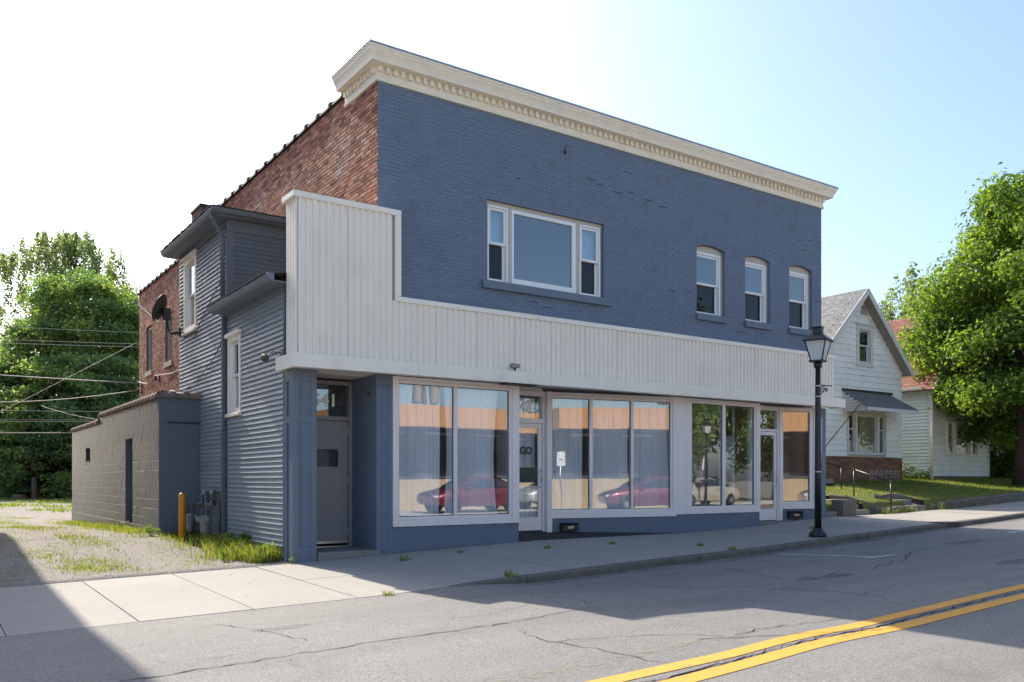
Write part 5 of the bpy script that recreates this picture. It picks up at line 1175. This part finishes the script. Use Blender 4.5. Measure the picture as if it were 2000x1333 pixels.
# ================================================================ trees and plants
def leaves(P, N, S, rs, asp=.62, bend=.25):
    """one folded leaf of two faces at every P, facing roughly N, of size S"""
    n = len(P); N = N/np.maximum(np.linalg.norm(N, axis=1, keepdims=True), 1e-6)
    A = rs.normal(size=(n, 3)); A -= (A*N).sum(1, keepdims=True)*N; A /= np.maximum(np.linalg.norm(A, axis=1, keepdims=True), 1e-6)
    B = np.cross(N, A); S = S[:, None]
    V = np.stack([P-A*S*.5, P+B*S*asp*.5+N*S*bend*.5-A*S*.05, P+A*S*.5-N*S*.08, P-B*S*asp*.5+N*S*bend*.5-A*S*.05], 1)
    base = np.array([(0, 1, 2), (0, 2, 3)]); F = (base[None]+(np.arange(n)*4)[:, None, None]).reshape(-1, 3)
    return V.reshape(-1, 3), F
def crown(rs, clumps, per, size, flat=.6, out=.6, up=.35):
    """leaf clumps: list of (centre, radius); leaves sit near each clump's upper shell"""
    Ps = []; Ns = []; Ss = []; Rn = []
    for c, r in clumps:
        k = max(8, int(per*(r**2))); d = rs.normal(size=(k, 3)); d /= np.linalg.norm(d, axis=1, keepdims=True)
        rad = r*(rs.random((k, 1))**.42)*(1+.22*rs.normal(size=(k, 1)))
        p = d*rad*np.array([1, 1, flat]); p += rs.normal(size=(k, 3))*r*.05
        Ps.append(p+np.array(c)); Ns.append(d*out+np.array([0, 0, up])+rs.normal(size=(k, 3))*.55); Ss.append(size*(.6+.8*rs.random(k)))
        Rn.append(np.clip(rs.random()*.72+rs.random(k)*.28, 0, .999))
    V, F = leaves(np.concatenate(Ps), np.concatenate(Ns), np.concatenate(Ss), rs)
    return V, F, np.repeat(np.concatenate(Rn), 2)
def limbs(base, top, clumps, rs, r0, nl=14):
    mb = MB(); b = Vector(base); t = Vector(top); n = 8
    pts = [b.lerp(t, i/n)+Vector((rs.normal()*.04*i*.5, rs.normal()*.04*i*.5, 0)) for i in range(n+1)]
    pts[0] = b; rr = [r0*1.35]+[r0*(1-.78*i/n) for i in range(1, n+1)]
    mb.tube(pts, rr, 12)
    for c, r in sorted(clumps, key=lambda q: -q[1])[:nl]:
        c = Vector(c); k = min(max((c.z-b.z)/(t.z-b.z)*.6, .22), .85); s = b.lerp(t, k); m = s.lerp(c, .5)+Vector((rs.normal()*.2, rs.normal()*.2, .25))
        mb.tube([s, s.lerp(m, .6), m, c], [r0*.42*(1-k*.5), r0*.33*(1-k*.5), r0*.2, r0*.07], 7)
        for q in range(3):
            e = c+Vector(rs.normal(size=3))*r*.6; mb.tube([m.lerp(c, .5), e], [r0*.1, r0*.03], 5)
    return mb
def tree(name, label, base, top, clumps, per, size, leafm, seed, r0, group=None, flat=.6, nl=14, out=.6, up=.35):
    rs = np.random.default_rng(seed); t = thing(name, label, 'tree', T(*base), group)
    V, F, rn = crown(rs, clumps, per, size, flat, out, up)
    link(bpy.data.objects.new('crown', fastmesh('crown', V, F, leafm, rn)), t)
    limbs(base, top, clumps, rs, r0, nl).build('trunk', 'bark', t); return t
def ball(rs, c, R3, n, r, fill=.55, droop=0.0):
    o = []
    while len(o) < n:
        d = rs.normal(size=3); d /= np.linalg.norm(d); k = fill+(1-fill)*rs.random()**.5
        p = np.array(c)+d*k*np.array(R3)
        o.append((tuple(p), r*(.7+.6*rs.random())))
    return o
rs = np.random.default_rng(11)
mx, my, mz = 25.9, 1.5, .95
mc = ball(rs, (mx+1.55, my+.1, mz+5.6), (4.0, 4.2, 4.4), 140, .85, .45)+ball(rs, (mx+2.1, my, mz+9.2), (2.9, 2.6, 3.0), 55, .75, .5)+ball(rs, (mx-.35, my-.2, mz+3.1), (2.5, 2.6, 1.0), 36, .62, .4)
mc = [q for q in mc if q[0][2] > mz+1.75]
tree('maple_tree', 'big green maple with dense crown in front of the pale house', (mx, my, mz-.1), (mx-.1, my+.1, mz+8.5), mc, 720, .165, 'leaf_maple', 3, .27, flat=.75, nl=30)
# trees behind the shed: honey locusts layered in front, a taller thin-topped tree behind
def locust(label, x, y, h, R_, seed, n=70, per=150, lm='leaf_locust', size=.26, flat=.42, low=.08):
    r = np.random.default_rng(seed); z0 = -.3; o = []
    for i in range(n):
        k = low+(1-low)*((i+.5)/n); rad = R_*math.sin(math.pi*min(max(k*.82+.12, 0), 1))**.6*(.35+.65*r.random()**.5); a = r.random()*6.283
        o.append(((x+math.cos(a)*rad, y+math.sin(a)*rad*.8, z0+h*k+r.normal()*.25), R_*.27*(.7+.7*r.random())))
    return tree('locust_tree', label, (x, y, z0), (x, y, z0+h*.9), o, per, size, lm, seed+50, .24, 'trees behind the shed', flat=flat, nl=20, out=.3, up=.7)
TX = lambda u, t: (-6.475+t*(.5686+(u-1000)/1686*.8226), -13.4+t*(.8226-(u-1000)/1686*.5686))
for i, (u, t, h, rr, n, lab) in enumerate(((165, 62, 15.8, 4.6, 130, 'tall feathery locust tree just left of the rear brick wall'), (250, 64, 14.6, 3.6, 100, 'locust tree whose crown meets the rear corner of the brick wall'),
        (85, 63, 12.6, 3.8, 120, 'broad locust tree in the middle of the trees behind the shed'), (15, 60, 9.4, 3.6, 110, 'shorter locust tree at the left edge of the picture'), (118, 58, 9.6, 3.4, 110, 'low locust tree with yellow-green sprays above the shed roof'), (215, 57, 9.0, 3.6, 110, 'low dark locust tree directly behind the shed'), (60, 57, 6.0, 2.2, 60, 'small bright locust tree beside the wooden post'), (-60, 60, 10, 3.6, 70, 'locust tree mostly outside the left edge'))):
    x, y = TX(u, t); locust(lab, x, y, h, rr, 100+i, n)
def spiky(label, x, y, z0, h, R_, seed, n, size, lm, zmin=.35, per=110):
    r = np.random.default_rng(seed); o = []
    for i in range(n):
        a = r.random()*6.283; k = zmin+(1-zmin)*r.random(); rad = R_*math.sqrt(max(0, 1-((k-zmin)/(1-zmin))**4))*r.random()**.5
        for q in range(4): o.append(((x+math.cos(a)*rad, y+math.sin(a)*rad, z0+h*k+q*.36), .46-.08*q))
    return tree('tall_tree', label, (x, y, z0), (x, y, z0+h*.95), o, per, size, lm, seed+9, .25, 'trees behind the shed', flat=1.6, nl=70, out=.4, up=.2)
x, y = TX(135, 72); spiky('tallest thin-topped tree rising behind the locusts', x, y, -.3, 20.8, 6.6, 71, 460, .24, 'leaf_far', .45, 150)
x, y = TX(245, 74); spiky('thin-leaved tree behind the locusts at the brick wall', x, y, -.3, 17.6, 3.4, 72, 90, .24, 'leaf_far')
for i, (u, t, h, rr) in enumerate(((1745, 52, 10.6, 2.6), (1790, 50, 11.6, 2.8), (1675, 58, 10.4, 1.6))):
    x, y = TX(u, t); spiky(('grey-green tree behind the ridge of the white gabled house', 'grey-green tree between the red roof and the maple', 'thin treetop just above the peak of the white gabled house')[i], x, y, .8, h, rr, 80+i, (70, 80, 14)[i], .24, 'leaf_far')
def shrub(label, x, y, z, R3, n, r, per, size, lm, seed):
    q = np.random.default_rng(seed); s = thing('shrub', label, 'shrub', T(x, y, z))
    cl = ball(q, (x, y, z+R3[2]), R3, n, r, .3); V, F, rn = crown(q, cl, per, size, .8)
    link(bpy.data.objects.new('foliage', fastmesh('foliage', V, F, lm, rn)), s)
    mb = MB()
    for k in range(5): c = Vector(cl[k][0]); mb.tube([(x, y, z-.1), Vector((x, y, z)).lerp(c, .5), c], [.04, .03, .01], 5)
    mb.build('stem', 'bark', s)
shrub('dark green shrub between the pale house and the maple trunk', 30.2, 4.6, .9, (1.4, 1.2, 1.0), 40, .5, 700, .12, 'leaf_shrub', 21)
shrub('bright leafy shrub at the right corner of the pale house', 29.6, 4.6, 1.0, (.35, .5, 1.15), 16, .35, 700, .13, 'leaf_maple', 22)
shrub('weedy green growth at the foot of the mint siding', 24.2, 4.6, .9, (.6, .5, .32), 16, .22, 900, .08, 'leaf_shrub', 23)
x, y = TX(38, 57); shrub('round bright shrub beside the wooden post behind the shed', x, y, -.25, (.8, .8, .75), 18, .4, 300, .18, 'leaf_maple', 24)
x, y = TX(0, 56); shrub('brushy shrub at the left edge behind the driveway', x, y, -.25, (1.6, 1.2, 1.2), 26, .55, 200, .2, 'leaf_locust', 25)
x, y = TX(100, 66)
bank = sheet('earth_bank', [x-14+i*1.5 for i in range(22)], [y-4+j for j in range(10)], lambda a, b: -.3+2.3*min(max((b-(y-4))/6, 0), 1)**1.3+.15*math.sin(a*1.7)+.1*math.sin(b*3+a), 'dirt_bank')
x, y = TX(66, 56); wp = thing('wooden_post', 'weathered wooden post standing at the end of the driveway', 'post', T(x, y, -.35))
MB().tube([(x, y, -.5), (x+.02, y, .5), (x, y, 1.2)], [.20, .17, .16], 10).build('shaft', 'post_wood', wp)
lg = thing('log', 'short cut log lying left of the wooden post', 'log', T(x-.9, y, -.2)); MB().tube([(x-1.2, y-.2, -.12), (x-.5, y, -.1)], [.22, .2], 10).build('stem', 'post_wood', lg)

# grass: blades, one uncountable mass for each patch
def blades(name, label, pts, hmin, hmax, wd, mat, seed, kind='stuff', cat='grass', parent=None):
    r = np.random.default_rng(seed); P = np.array(pts, dtype=float); n = len(P); a = r.random(n)*6.283; h = hmin+(hmax-hmin)*r.random(n)**1.5; ln = (.25+.5*r.random(n))*h; b = r.random(n)*6.283
    d = np.stack([np.cos(a), np.sin(a), np.zeros(n)], 1)*wd; l1 = np.stack([np.cos(b)*ln*.35, np.sin(b)*ln*.35, h*.6], 1); l2 = np.stack([np.cos(b)*ln, np.sin(b)*ln, h], 1)
    V = np.stack([P-d*.5, P+d*.5, P+l1+d*.35, P+l1-d*.35, P+l2], 1).reshape(-1, 3); i0 = np.arange(n)*5
    F = np.concatenate([np.stack([i0, i0+1, i0+2], 1), np.stack([i0, i0+2, i0+3], 1), np.stack([i0+3, i0+2, i0+4], 1)])
    rn = np.tile(r.random(n), 3); o = link(bpy.data.objects.new(name, fastmesh(name, V, F, mat, rn)), parent)
    return tag(o, label, cat, None, kind)
r = np.random.default_rng(5); pts = []
def scatter(n, fx, fy, zf, mask=None):
    c = 0; o = []
    while len(o) < n and c < n*20:
        c += 1; x, y = fx(), fy()
        if mask is None or mask(x, y): o.append((x, y, zf(x, y)-.005))
    return o
gs = lambda a, b: (lambda: a+(b-a)*r.random())
def nz(x, y): return math.sin(x*2.3+1)*math.sin(y*1.9)+.6*math.sin(x*5.1+y*3.3)+.4*math.sin(y*7.7-x*4)
p1 = scatter(3600, lambda: XW-.04-abs(r.normal())*.40, lambda: .45+2.9*r.random()**1.2, drive_z, lambda x, y: x > -2.75 and nz(x*1.6, y*1.6) > -.35+.5*r.random())
blades('tall_grass', 'bright tufts of tall grass at the foot of the clapboards', p1, .03, .34, .010, 'grass_blade', 1)
p2 = scatter(3800, lambda: -1.6-abs(r.normal())*.35, gs(3.3, 5.35), drive_z, lambda x, y: x > -2.75) + scatter(4200, lambda: XB-.03-abs(r.normal())*.28, gs(5.0, 17), drive_z, lambda x, y: nz(x, y) > -.55 and x > -3.6)
blades('verge_grass', 'low yellow-green grass along the block shed', p2, .02, .14, .011, 'grass_blade', 2)
p3 = scatter(5200, gs(-5.6, -2.5), lambda: .7+22*r.random()**1.4, drive_z, lambda x, y: nz(x*.6, y*.35)+r.normal()*.35 > 1.05 or (abs(x+3.75+.02*y) < .32 and nz(x, y*.5)+r.normal()*.4 > .35) or r.random() < .03)
blades('driveway_grass', 'thin grass patches growing in the gravel driveway', p3, .02, .07, .013, 'grass_blade', 3)
p4 = scatter(7000, gs(-6, 8), gs(26, 60), drive_z, lambda x, y: nz(x*.3, y*.25) > .1)
blades('far_grass', 'grass strip behind the shed', p4, .06, .22, .05, 'lawn_blade', 4)
p5 = scatter(26000, lambda: 12.6+22*r.random()**.8, lambda: .3+6*r.random()**1.1, lawn_z, lambda x, y: not stair_zone(x, y) and not (17.4 < x < 22.8 and y > 4.1) and not (24.5 < x < 29.0 and y > 4.1))
blades('lawn_grass', 'mown lawn grass in front of the two white houses', p5, .03, .085, .016, 'lawn_blade', 6)
p6 = []
for cx, cy, rr, n in ((14.9, -.08, .12, 70), (15.5, -.05, .2, 90), (16.15, .0, .2, 90), (17.9, -.05, .2, 90), (19.6, -.06, .9, 120), (13.75, .6, .3, 120)):
    p6 += [(cx+r.normal()*rr, cy+r.normal()*.08, zk(cx)-.01+max(0, .0)) for _ in range(n)]
blades('wall_weeds', 'scruffy weeds along the foot of the low concrete walls', p6, .04, .26, .012, 'grass_blade', 7)
for i, (x, y, s, lab) in enumerate(((-.02,-1.0,1.0,'dark weed tuft in the sidewalk before the entry of 1541'), (1.2,-.75,.5,'small weed in the slab joint below the first shop window'), (2.7,-1.25,.6,'weed tuft in the sidewalk before the ramp'), (4.15,-1.3,.6,'weed in the sidewalk in front of the middle curtain'), (.3,-3.55,1.0,'weed tuft at the sunken end of the kerb'), (5.1,-3.3,.7,'dry weed at the kerb edge left of the lamp'), (5.2,-2.5,.6,'dry leaves caught in the sidewalk joint near the lamp'), (9.8,-1.5,.6,'small weed in the sidewalk right of the lamp'), (-1.75,-3.9,.6,'tiny weed at the edge of the driveway apron'))):
    q = [(x+r.normal()*.06*s, y+r.normal()*.05*s, walk_z(x, y)+.002) for _ in range(60)]
    blades('weed_tuft', lab, q, .02, .13*s, .012, 'grass_blade', 30+i, None, 'weed')
q_ = np.random.default_rng(77)
for i, (x, y, s, lab) in enumerate(((-1.62,.75,1.2,'broad-leaved weed against the clapboards beside the timber pilaster'), (-1.75,1.5,1.0,'broad-leaved weed in the tall grass by the clapboards'), (-1.7,2.3,1.3,'bushy weed at the middle of the clapboard wall'), (-2.05,4.3,.8,'pale weed at the foot of the yellow bollard'), (-2.5,5.3,.8,'weed at the front corner of the block shed'), (-1.52,-.03,.45,'small weed at the foot of the timber pilaster'), (-2.3,1.0,.7,'low weed on the gravel near the sidewalk'), (-2.45,8.6,.8,'weed beside the door of the block shed'))):
    z = drive_z(x, y) if y > 0 else walk_z(x, y); cl = [((x+q_.normal()*.07*s, y+q_.normal()*.09*s, z+.05+.16*s*q_.random()), .07*s*(.7+.6*q_.random())) for _ in range(9)]
    V, F, rn = crown(q_, cl, 5200, .045*s, .9); w_ = thing('weed', lab, 'weed', T(x, y, z))
    link(bpy.data.objects.new('leaves', fastmesh('leaves', V, F, 'leaf_maple', rn)), w_); mb = MB()
    for c, _ in cl[:6]: mb.tube([(x, y, z-.02), c], [.006, .003], 4)
    mb.build('stem', 'grass_dry', w_)
# loose stones scattered on the driveway and the nearest slabs
def stones(name, label, pts, smin, smax, mat, seed):
    r2 = np.random.default_rng(seed); V = []; F = []; rn = []
    oc = np.array([(1,0,0),(-1,0,0),(0,1,0),(0,-1,0),(0,0,.8),(0,0,-.4)]); tf = np.array([(0,2,4),(2,1,4),(1,3,4),(3,0,4)])
    for i, p in enumerate(pts):
        s = smin+(smax-smin)*r2.random()**3; V.append(oc*s*(.6+.8*r2.random((6, 3)))+np.array(p)); F.append(tf+i*6); rn += [r2.random()]*4
    return tag(link(bpy.data.objects.new(name, fastmesh(name, np.concatenate(V), np.concatenate(F), mat, rn))), label, 'gravel', None, 'stuff')
simple('stone_chip', (.34, .31, .27), .95, .2, 6, .3, 60, .2, rnd=.45)
stones('loose_gravel', 'loose gravel stones on the driveway', scatter(16000, gs(-7.5, -1.6), lambda: .05+13*r.random()**1.7, drive_z), .005, .019, 'stone_chip', 41)
stones('stray_gravel', 'stray gravel stones on the sidewalk apron and road', scatter(500, gs(-7, -1.2), lambda: -3.7*r.random()**1.6, walk_z)+scatter(220, gs(-6.5, 2), gs(-7.5, -3.9), road_z), .005, .016, 'stone_chip', 42)

# ================================================================ overhead wires
def wire(label, a, b, sag, rad, mat='cable_grey'):
    a, b = Vector(a), Vector(b); n = 24
    pts = [a.lerp(b, i/n)-Vector((0, 0, sag*4*(i/n)*(1-i/n))) for i in range(n+1)]
    tag(MB().tube(pts, rad, 6).build('overhead_wire', mat), label, 'wire', 'overhead wires behind the shed')
for lab, a, b, s, q in (('topmost overhead wire crossing the trees', (-26, 36, 8.0), (14, 36, 9.6), .35, .016), ('upper of two close overhead wires crossing the trees', (-26, 36, 7.2), (14, 36, 9.0), .3, .018), ('lower of two close overhead wires crossing the trees', (-26, 36, 7.0), (14, 36, 8.85), .3, .018),
        ('thick cable running down to the upper insulator on the brick wall', (-24, 88, 13), (-.12, 18.6, 4.36), .4, .028), ('sagging cable ending at the lower insulator on the brick wall', (-8, 44, 5.9), (-.12, 18.6, 4.12), .55, .024),
        ('level wire just above the coping of the shed', (-26, 36, 4.0), (14, 36, 5.1), .2, .018), ('thin wire below the level wire above the shed', (-26, 37, 3.7), (14, 37, 4.75), .25, .010), ('second wire above the lower part of the shed roof', (-26, 30, 3.2), (10, 30, 4.2), .3, .016), ('third wire above the lower part of the shed roof', (-26, 31, 2.9), (10, 31, 3.7), .35, .012),
        ('lowest wire ending at the rear corner of the shed', (-10, 42, 3.9), (-2.35, 17.3, 2.52), .15, .014), ('slanting guy wire rising to the rear brick corner', (-3.6, 36, 4.0), (-.05, 19.0, 5.85), 0, .014), ('short service wire dropping to the step in the shed coping', (-3.2, 17.5, 3.35), (-2.3, 12.6, 2.66), .05, .010)):
    wire(lab, a, b, s, q*.65)
tag(MB().tube([(-.12, 18.6, 4.4), (-.10, 17.3, 4.22), (-.12, 16.0, 4.36), (-.1, 13.8, 4.22), (-.05, 12.5, 4.3)], .014, 5).build('overhead_wire', 'cable_grey'), 'pale service cable looped along the rear brick wall', 'wire')

# ================================================================ the other side of the street (seen in the shop glass) and the neighbour
ZL = -.28
sheet('bounce_lot', [-60,-40,-25,-12,-6,0,6,12,18,24,30,40,60], [-20.3,-18,-16,-14.9,-14.1], lambda x, y: ip(ZF, x)+.008, 'bounce_concrete')  # pale lot slab added to bounce sun onto the shop front
OP = thing('strip_shop', 'low shop across the street with orange-tan metal fascia and deep overhang', 'building', T(15, -20, ZL))
MB().box(8.6, 21.5, -30, -20.3, 1.05, 3.6).build('wall', 'shade_slate', OP)  # upper wall coloured dark where the overhang's shade falls
MB().box(8.58, 21.52, -29.98, -20.26, ZL-.3, 1.048).build('lower_wall', 'tan_wall', OP)  # sunlit foot of the same wall, left tan below the painted shade line
MB().box(8.5, 21.6, -30, -18.0, 3.2, 3.25).build('overhang_soffit', 'shade_slate', OP)
for i in range(33):
    x = 8.5+i*.397; MB().box(x, x+.385, -18.02, -17.97, 3.2, 4.12).build('fascia_board', 'tan_metal', OP)
for i in range(28): y = -29.9+i*.425; MB().box(8.47, 8.52, y, y+.40, 3.2, 4.12).build('fascia_board', 'tan_metal', OP)
MB().box(8.55, 21.55, -30, -18.05, 4.0, 4.08).build('roof', 'roof_flat', OP)
for i in range(4):
    x = 9.6+i*3.0
    f = MB().box(x, x+2.2, -20.3, -20.24, 1.10, 1.18).box(x, x+2.2, -20.3, -20.24, 2.42, 2.5).box(x, x+.08, -20.3, -20.24, 1.18, 2.42).box(x+2.12, x+2.2, -20.3, -20.24, 1.18, 2.42).build('window', 'shade_slate', OP)
    MB().box(x+.08, x+2.12, -20.30, -20.27, 1.18, 2.42).build('pane', 'dark_glass_back', f)
for i in range(5): MB().box(9.3+2.4*i, 10.7+2.4*i, -19.4, -19.3, 2.95, 3.03).build('light_fixture', 'sign_white', OP)
for x in (20.9,): MB().box(x-.1, x+.1, -18.4, -18.2, ZL, 3.2).build('post', 'shade_slate', OP)
YHs = thing('yellow_house', 'pale yellow two-storey house beside the strip shop across the street', 'house', T(2, -30, ZL))
MB().box(-1.5, 5.8, -38, -29, ZL, 6.2).build('wall', 'yellow_house', YHs)
MB().prism([(-2, 6.15), (6.3, 6.15), (2.15, 8.6)], 'y', -38.5, -28.5).build('roof', 'shingle_grey', YHs)
for x in (-.4, 2.2, 4.4):
    for z in (.8, 3.8): hung_window(YHs, T(x, -29, z) @ RZ(math.pi) @ T(-.9, 0, 0), 0, .9, 0, 1.4, casing='white_wood', cw=.08, proud=.03, rec=.04)
up = thing('utility_pole', 'wooden utility pole with two transformer cans behind the strip shop', 'utility pole', T(18.3, -31.5, ZL)); px, py = 18.3, -31.5
MB().tube([(px, py, ZL), (px, py, 11.5)], [.17, .12], 10).build('pole', 'post_wood', up)
MB().box(px-1.1, px+1.1, py-.06, py+.06, 10.6, 10.72).build('crossarm', 'post_wood', up)
for dx in (-.6, .6): MB().lathe([(0, 5.5), (.27, 5.52), (.29, 5.6), (.29, 6.6), (.24, 6.7), (.07, 6.75), (.06, 7.0), (0, 7.01)], (px+dx, py+.2, 0), 14).build('transformer', 'meter_grey', up)
tag(MB().tube([(-40, py, 10.4), (-14, py, 9.9), (px, py, 10.75)], .02, 5).build('overhead_wire', 'cable_black'), 'black power line left of the utility pole across the street', 'wire')
tag(MB().tube([(px, py, 10.75), (38, py, 9.9), (64, py, 10.4)], .02, 5).build('overhead_wire', 'cable_black'), 'black power line right of the utility pole across the street', 'wire')
street_lamp(24.0, -14.6, ZL, 'black lantern street lamp across the street with a white sign plate', True)
ps = thing('parking_sign', 'small white accessible parking sign on a post across the street', 'sign', T(7.9, -15.0, ZL))
MB().tube([(7.9, -15, ZL), (7.9, -15, 2.1)], .025, 8).build('post', 'alu', ps)
MB().box(7.75, 8.05, -14.98, -14.965, 1.55, 2.1).build('plate', 'sign_white', ps)
MB().box(7.83, 7.97, -14.964, -14.96, 1.78, 1.82).build('mark', 'sign_red', ps)
for i, (x, y, h, rr, lab) in enumerate(((28.5, -23, 10, 3.6, 'leafy tree across the street right of the strip shop'), (33.5, -25, 12, 4.2, 'taller leafy tree across the street further right'), (38, -21, 10, 3.8, 'leafy tree across the street at the far right'), (-6, -36, 11, 4.0, 'leafy tree behind the yellow house'), (31, -31, 13, 4.4, 'leafy tree behind the row of parked cars'))):
    r3 = np.random.default_rng(300+i); cl = ball(r3, (x, y, ZL+h*.58), (rr, rr, h*.42), 55, 1.15, .4)
    tree('street_tree', lab, (x, y, ZL), (x, y, ZL+h*.85), cl, 90, .34, 'leaf_locust', 310+i, .24, 'trees across the street', flat=.8)

def car(label, x, y, rot, paint, hatch=False):
    M = T(x, y, ZL) @ RZ(rot); c = thing('parked_car', label, 'car', M, 'cars parked across the street')
    # stations along the length: (x, half width, z sill, z belt, z roof, half width at roof)
    st = [(-2.25, .70, .42, .70, .72, .60), (-2.18, .82, .30, .82, .86, .70), (-1.75, .88, .24, .92, .97, .72), (-1.35, .89, .22, .95, 1.10, .66), (-.75, .90, .22, .95, 1.40, .58), (-.1, .90, .22, .94, 1.46, .58), (.45, .90, .22, .92, 1.42, .58), (.95, .90, .22, .90, 1.16, .63), (1.25, .89, .22, .88, .98, .70), (1.75, .87, .24, .80, .88, .70), (2.12, .80, .30, .70, .76, .66), (2.25, .66, .40, .60, .64, .55)]
    V = []; F = []
    for X, hw, zs, zb, zr, hr in st:
        V += [(X, -hw*.9, zs), (X, -hw, zs+.12), (X, -hw*1.01, (zs+zb)/2), (X, -hw*.97, zb), (X, -hr*1.02, zb*.2+zr*.8), (X, -hr*.8, zr), (X, hr*.8, zr), (X, hr*1.02, zb*.2+zr*.8), (X, hw*.97, zb), (X, hw*1.01, (zs+zb)/2), (X, hw, zs+.12), (X, hw*.9, zs)]
    n = 12
    for i in range(len(st)-1):
        for k in range(n): F.append((i*n+k, i*n+(k+1) % n, (i+1)*n+(k+1) % n, (i+1)*n+k))
    F += [tuple(reversed(range(n))), tuple((len(st)-1)*n+k for k in range(n))]
    mb = MB(); mb.add(V, F, True); b = mb.build('body', paint, c, M); s_ = b.modifiers.new('sub', 'SUBSURF'); s_.levels = s_.render_levels = 2
    def q(i, k): return Vector(V[i*n+k])
    for sg, (k0, k1) in ((-1, (3, 4)), (1, (8, 7))):
        for i0, i1 in ((3, 5), (5, 7)):
            lo = [q(i, k0).lerp(q(i, k1), .14) for i in range(i0, i1+1)]; hi = [q(i, k0).lerp(q(i, k1), .93) for i in range(i0, i1+1)]
            pts = lo+hi[::-1]; m_ = MB(); vs = [(p.x*.99, p.y+sg*.018, p.z) for p in pts]; m_.add(vs, [tuple(range(len(vs)))] if sg < 0 else [tuple(reversed(range(len(vs))))]); m_.build('side_window', 'car_glass_dark', c, M)
    for i0, i1, name in ((6, 8, 'windscreen'), (2, 4, 'rear_window')):
        P = [q(i0, 5), q(i0, 6), q(i1, 6), q(i1, 5)]; d = .02 if name == 'windscreen' else -.02
        MB().add([(p.x+d, p.y*.95, p.z+.03) for p in P], [(0, 1, 2, 3)]).build(name, 'car_glass_dark', c, M)
    for wx in (-1.38, 1.40):
        for sg in (-1, 1):
            Mw = M @ T(wx, sg*.80, .32)
            wl = MB().lathe([(.20, -.11), (.30, -.11), (.32, -.08), (.32, .08), (.30, .11), (.20, .11)], (0, 0, 0), 24, 'y').build('wheel', 'rubber', c, Mw)
            MB().lathe([(.0, -.115), (.06, -.118), (.19, -.10), (.205, -.112), (.205, .112), (.19, .10), (.06, .118), (0, .115)], (0, 0, 0), 20, 'y').build('rim', 'alu', wl, Mw)
            MB().lathe([(.0, -.10), (.37, -.10), (.37, .0), (0, .0)], (0, 0, 0), 24, 'y').build('wheel_arch', 'rubber', c, M @ T(wx, sg*.80, .33) if sg > 0 else M @ T(wx, sg*.80+.1, .33))
    for sg in (-1, 1):
        MB().box(2.06, 2.2, sg*.62-.13, sg*.62+.13, .60, .70).build('headlight', 'sign_white', c, M, bev=.03)
        MB().box(-2.24, -2.14, sg*.60-.14, sg*.60+.14, .70, .82).build('tail_light', 'sign_red', c, M, bev=.03)
        MB().box(.72, .88, sg*.98-.07, sg*.98+.07, .92, 1.03).build('mirror', paint, c, M, bev=.03)
        for hx in (-.55, .35): MB().box(hx-.09, hx+.09, sg*.915-.012, sg*.915+.012, .80, .83).build('door_handle', 'alu', c, M)
    return c
simple('car_glass_dark', (.02, .025, .03), .06, .05, 2, 0, 10, .8)
car('red car parked in front of the strip shop across the street', 12.0, -16.0, math.pi, 'car_red')
car('silver car parked right of the red car across the street', 17.5, -16.1, math.pi, 'car_silver')
car('cream car parked beyond the strip shop across the street', 24.9, -16.0, math.pi, 'car_cream')
# neighbouring brick building on the left of the driveway: its shadow falls on the drive and the road
MN = T(-.62, 0, 0) @ T(-5.4, 12, 0) @ RZ(-.016) @ T(5.4, -12, 0)
NB = thing('neighbour_building', 'two-storey brick building left of the driveway that shades it', 'building', T(-10, 10, -.4))
wallslab(NB, MN @ FRONT(4.6), -16, -5.42, -.6, 9.1, .3, [(-15+2.6*i, -13.6+2.6*i, z, z+1.7) for i in range(4) for z in (1.2, 5.2)], 'neighbour_brick', 'front_wall')
MB().box(-5.72, -5.42, 4.9, 20, -.6, 9.1).build('side_wall', 'neighbour_brick', NB, MN); MB().box(-16, -5.72, 19.7, 20, -.6, 9.1).box(-16, -15.7, 4.9, 19.7, -.6, 9.1).build('rear_wall', 'neighbour_brick', NB, MN)
MB().box(-15.7, -5.72, 4.9, 19.7, 8.5, 8.6).build('roof', 'roof_flat', NB, MN); MB().box(-16.1, -5.34, 4.48, 4.9, 9.101, 9.2).box(-5.80, -5.34, 4.9, 20.1, 9.101, 9.2).build('coping', 'stone_sill', NB, MN)
for i in range(4):
    for z in (1.2, 5.2): hung_window(NB, MN @ FRONT(4.6), -15+2.6*i, -13.6+2.6*i, z, z+1.7, casing='white_wood', cw=.08, proud=-.05, rec=.12, sill=.1, sillmat='stone_sill', sillout=.05, sillover=.05); MB().box(-15+2.6*i, -13.6+2.6*i, 4.85, 4.87, z, z+1.7).build('window_lining', 'dark_glass_back', NB, MN)
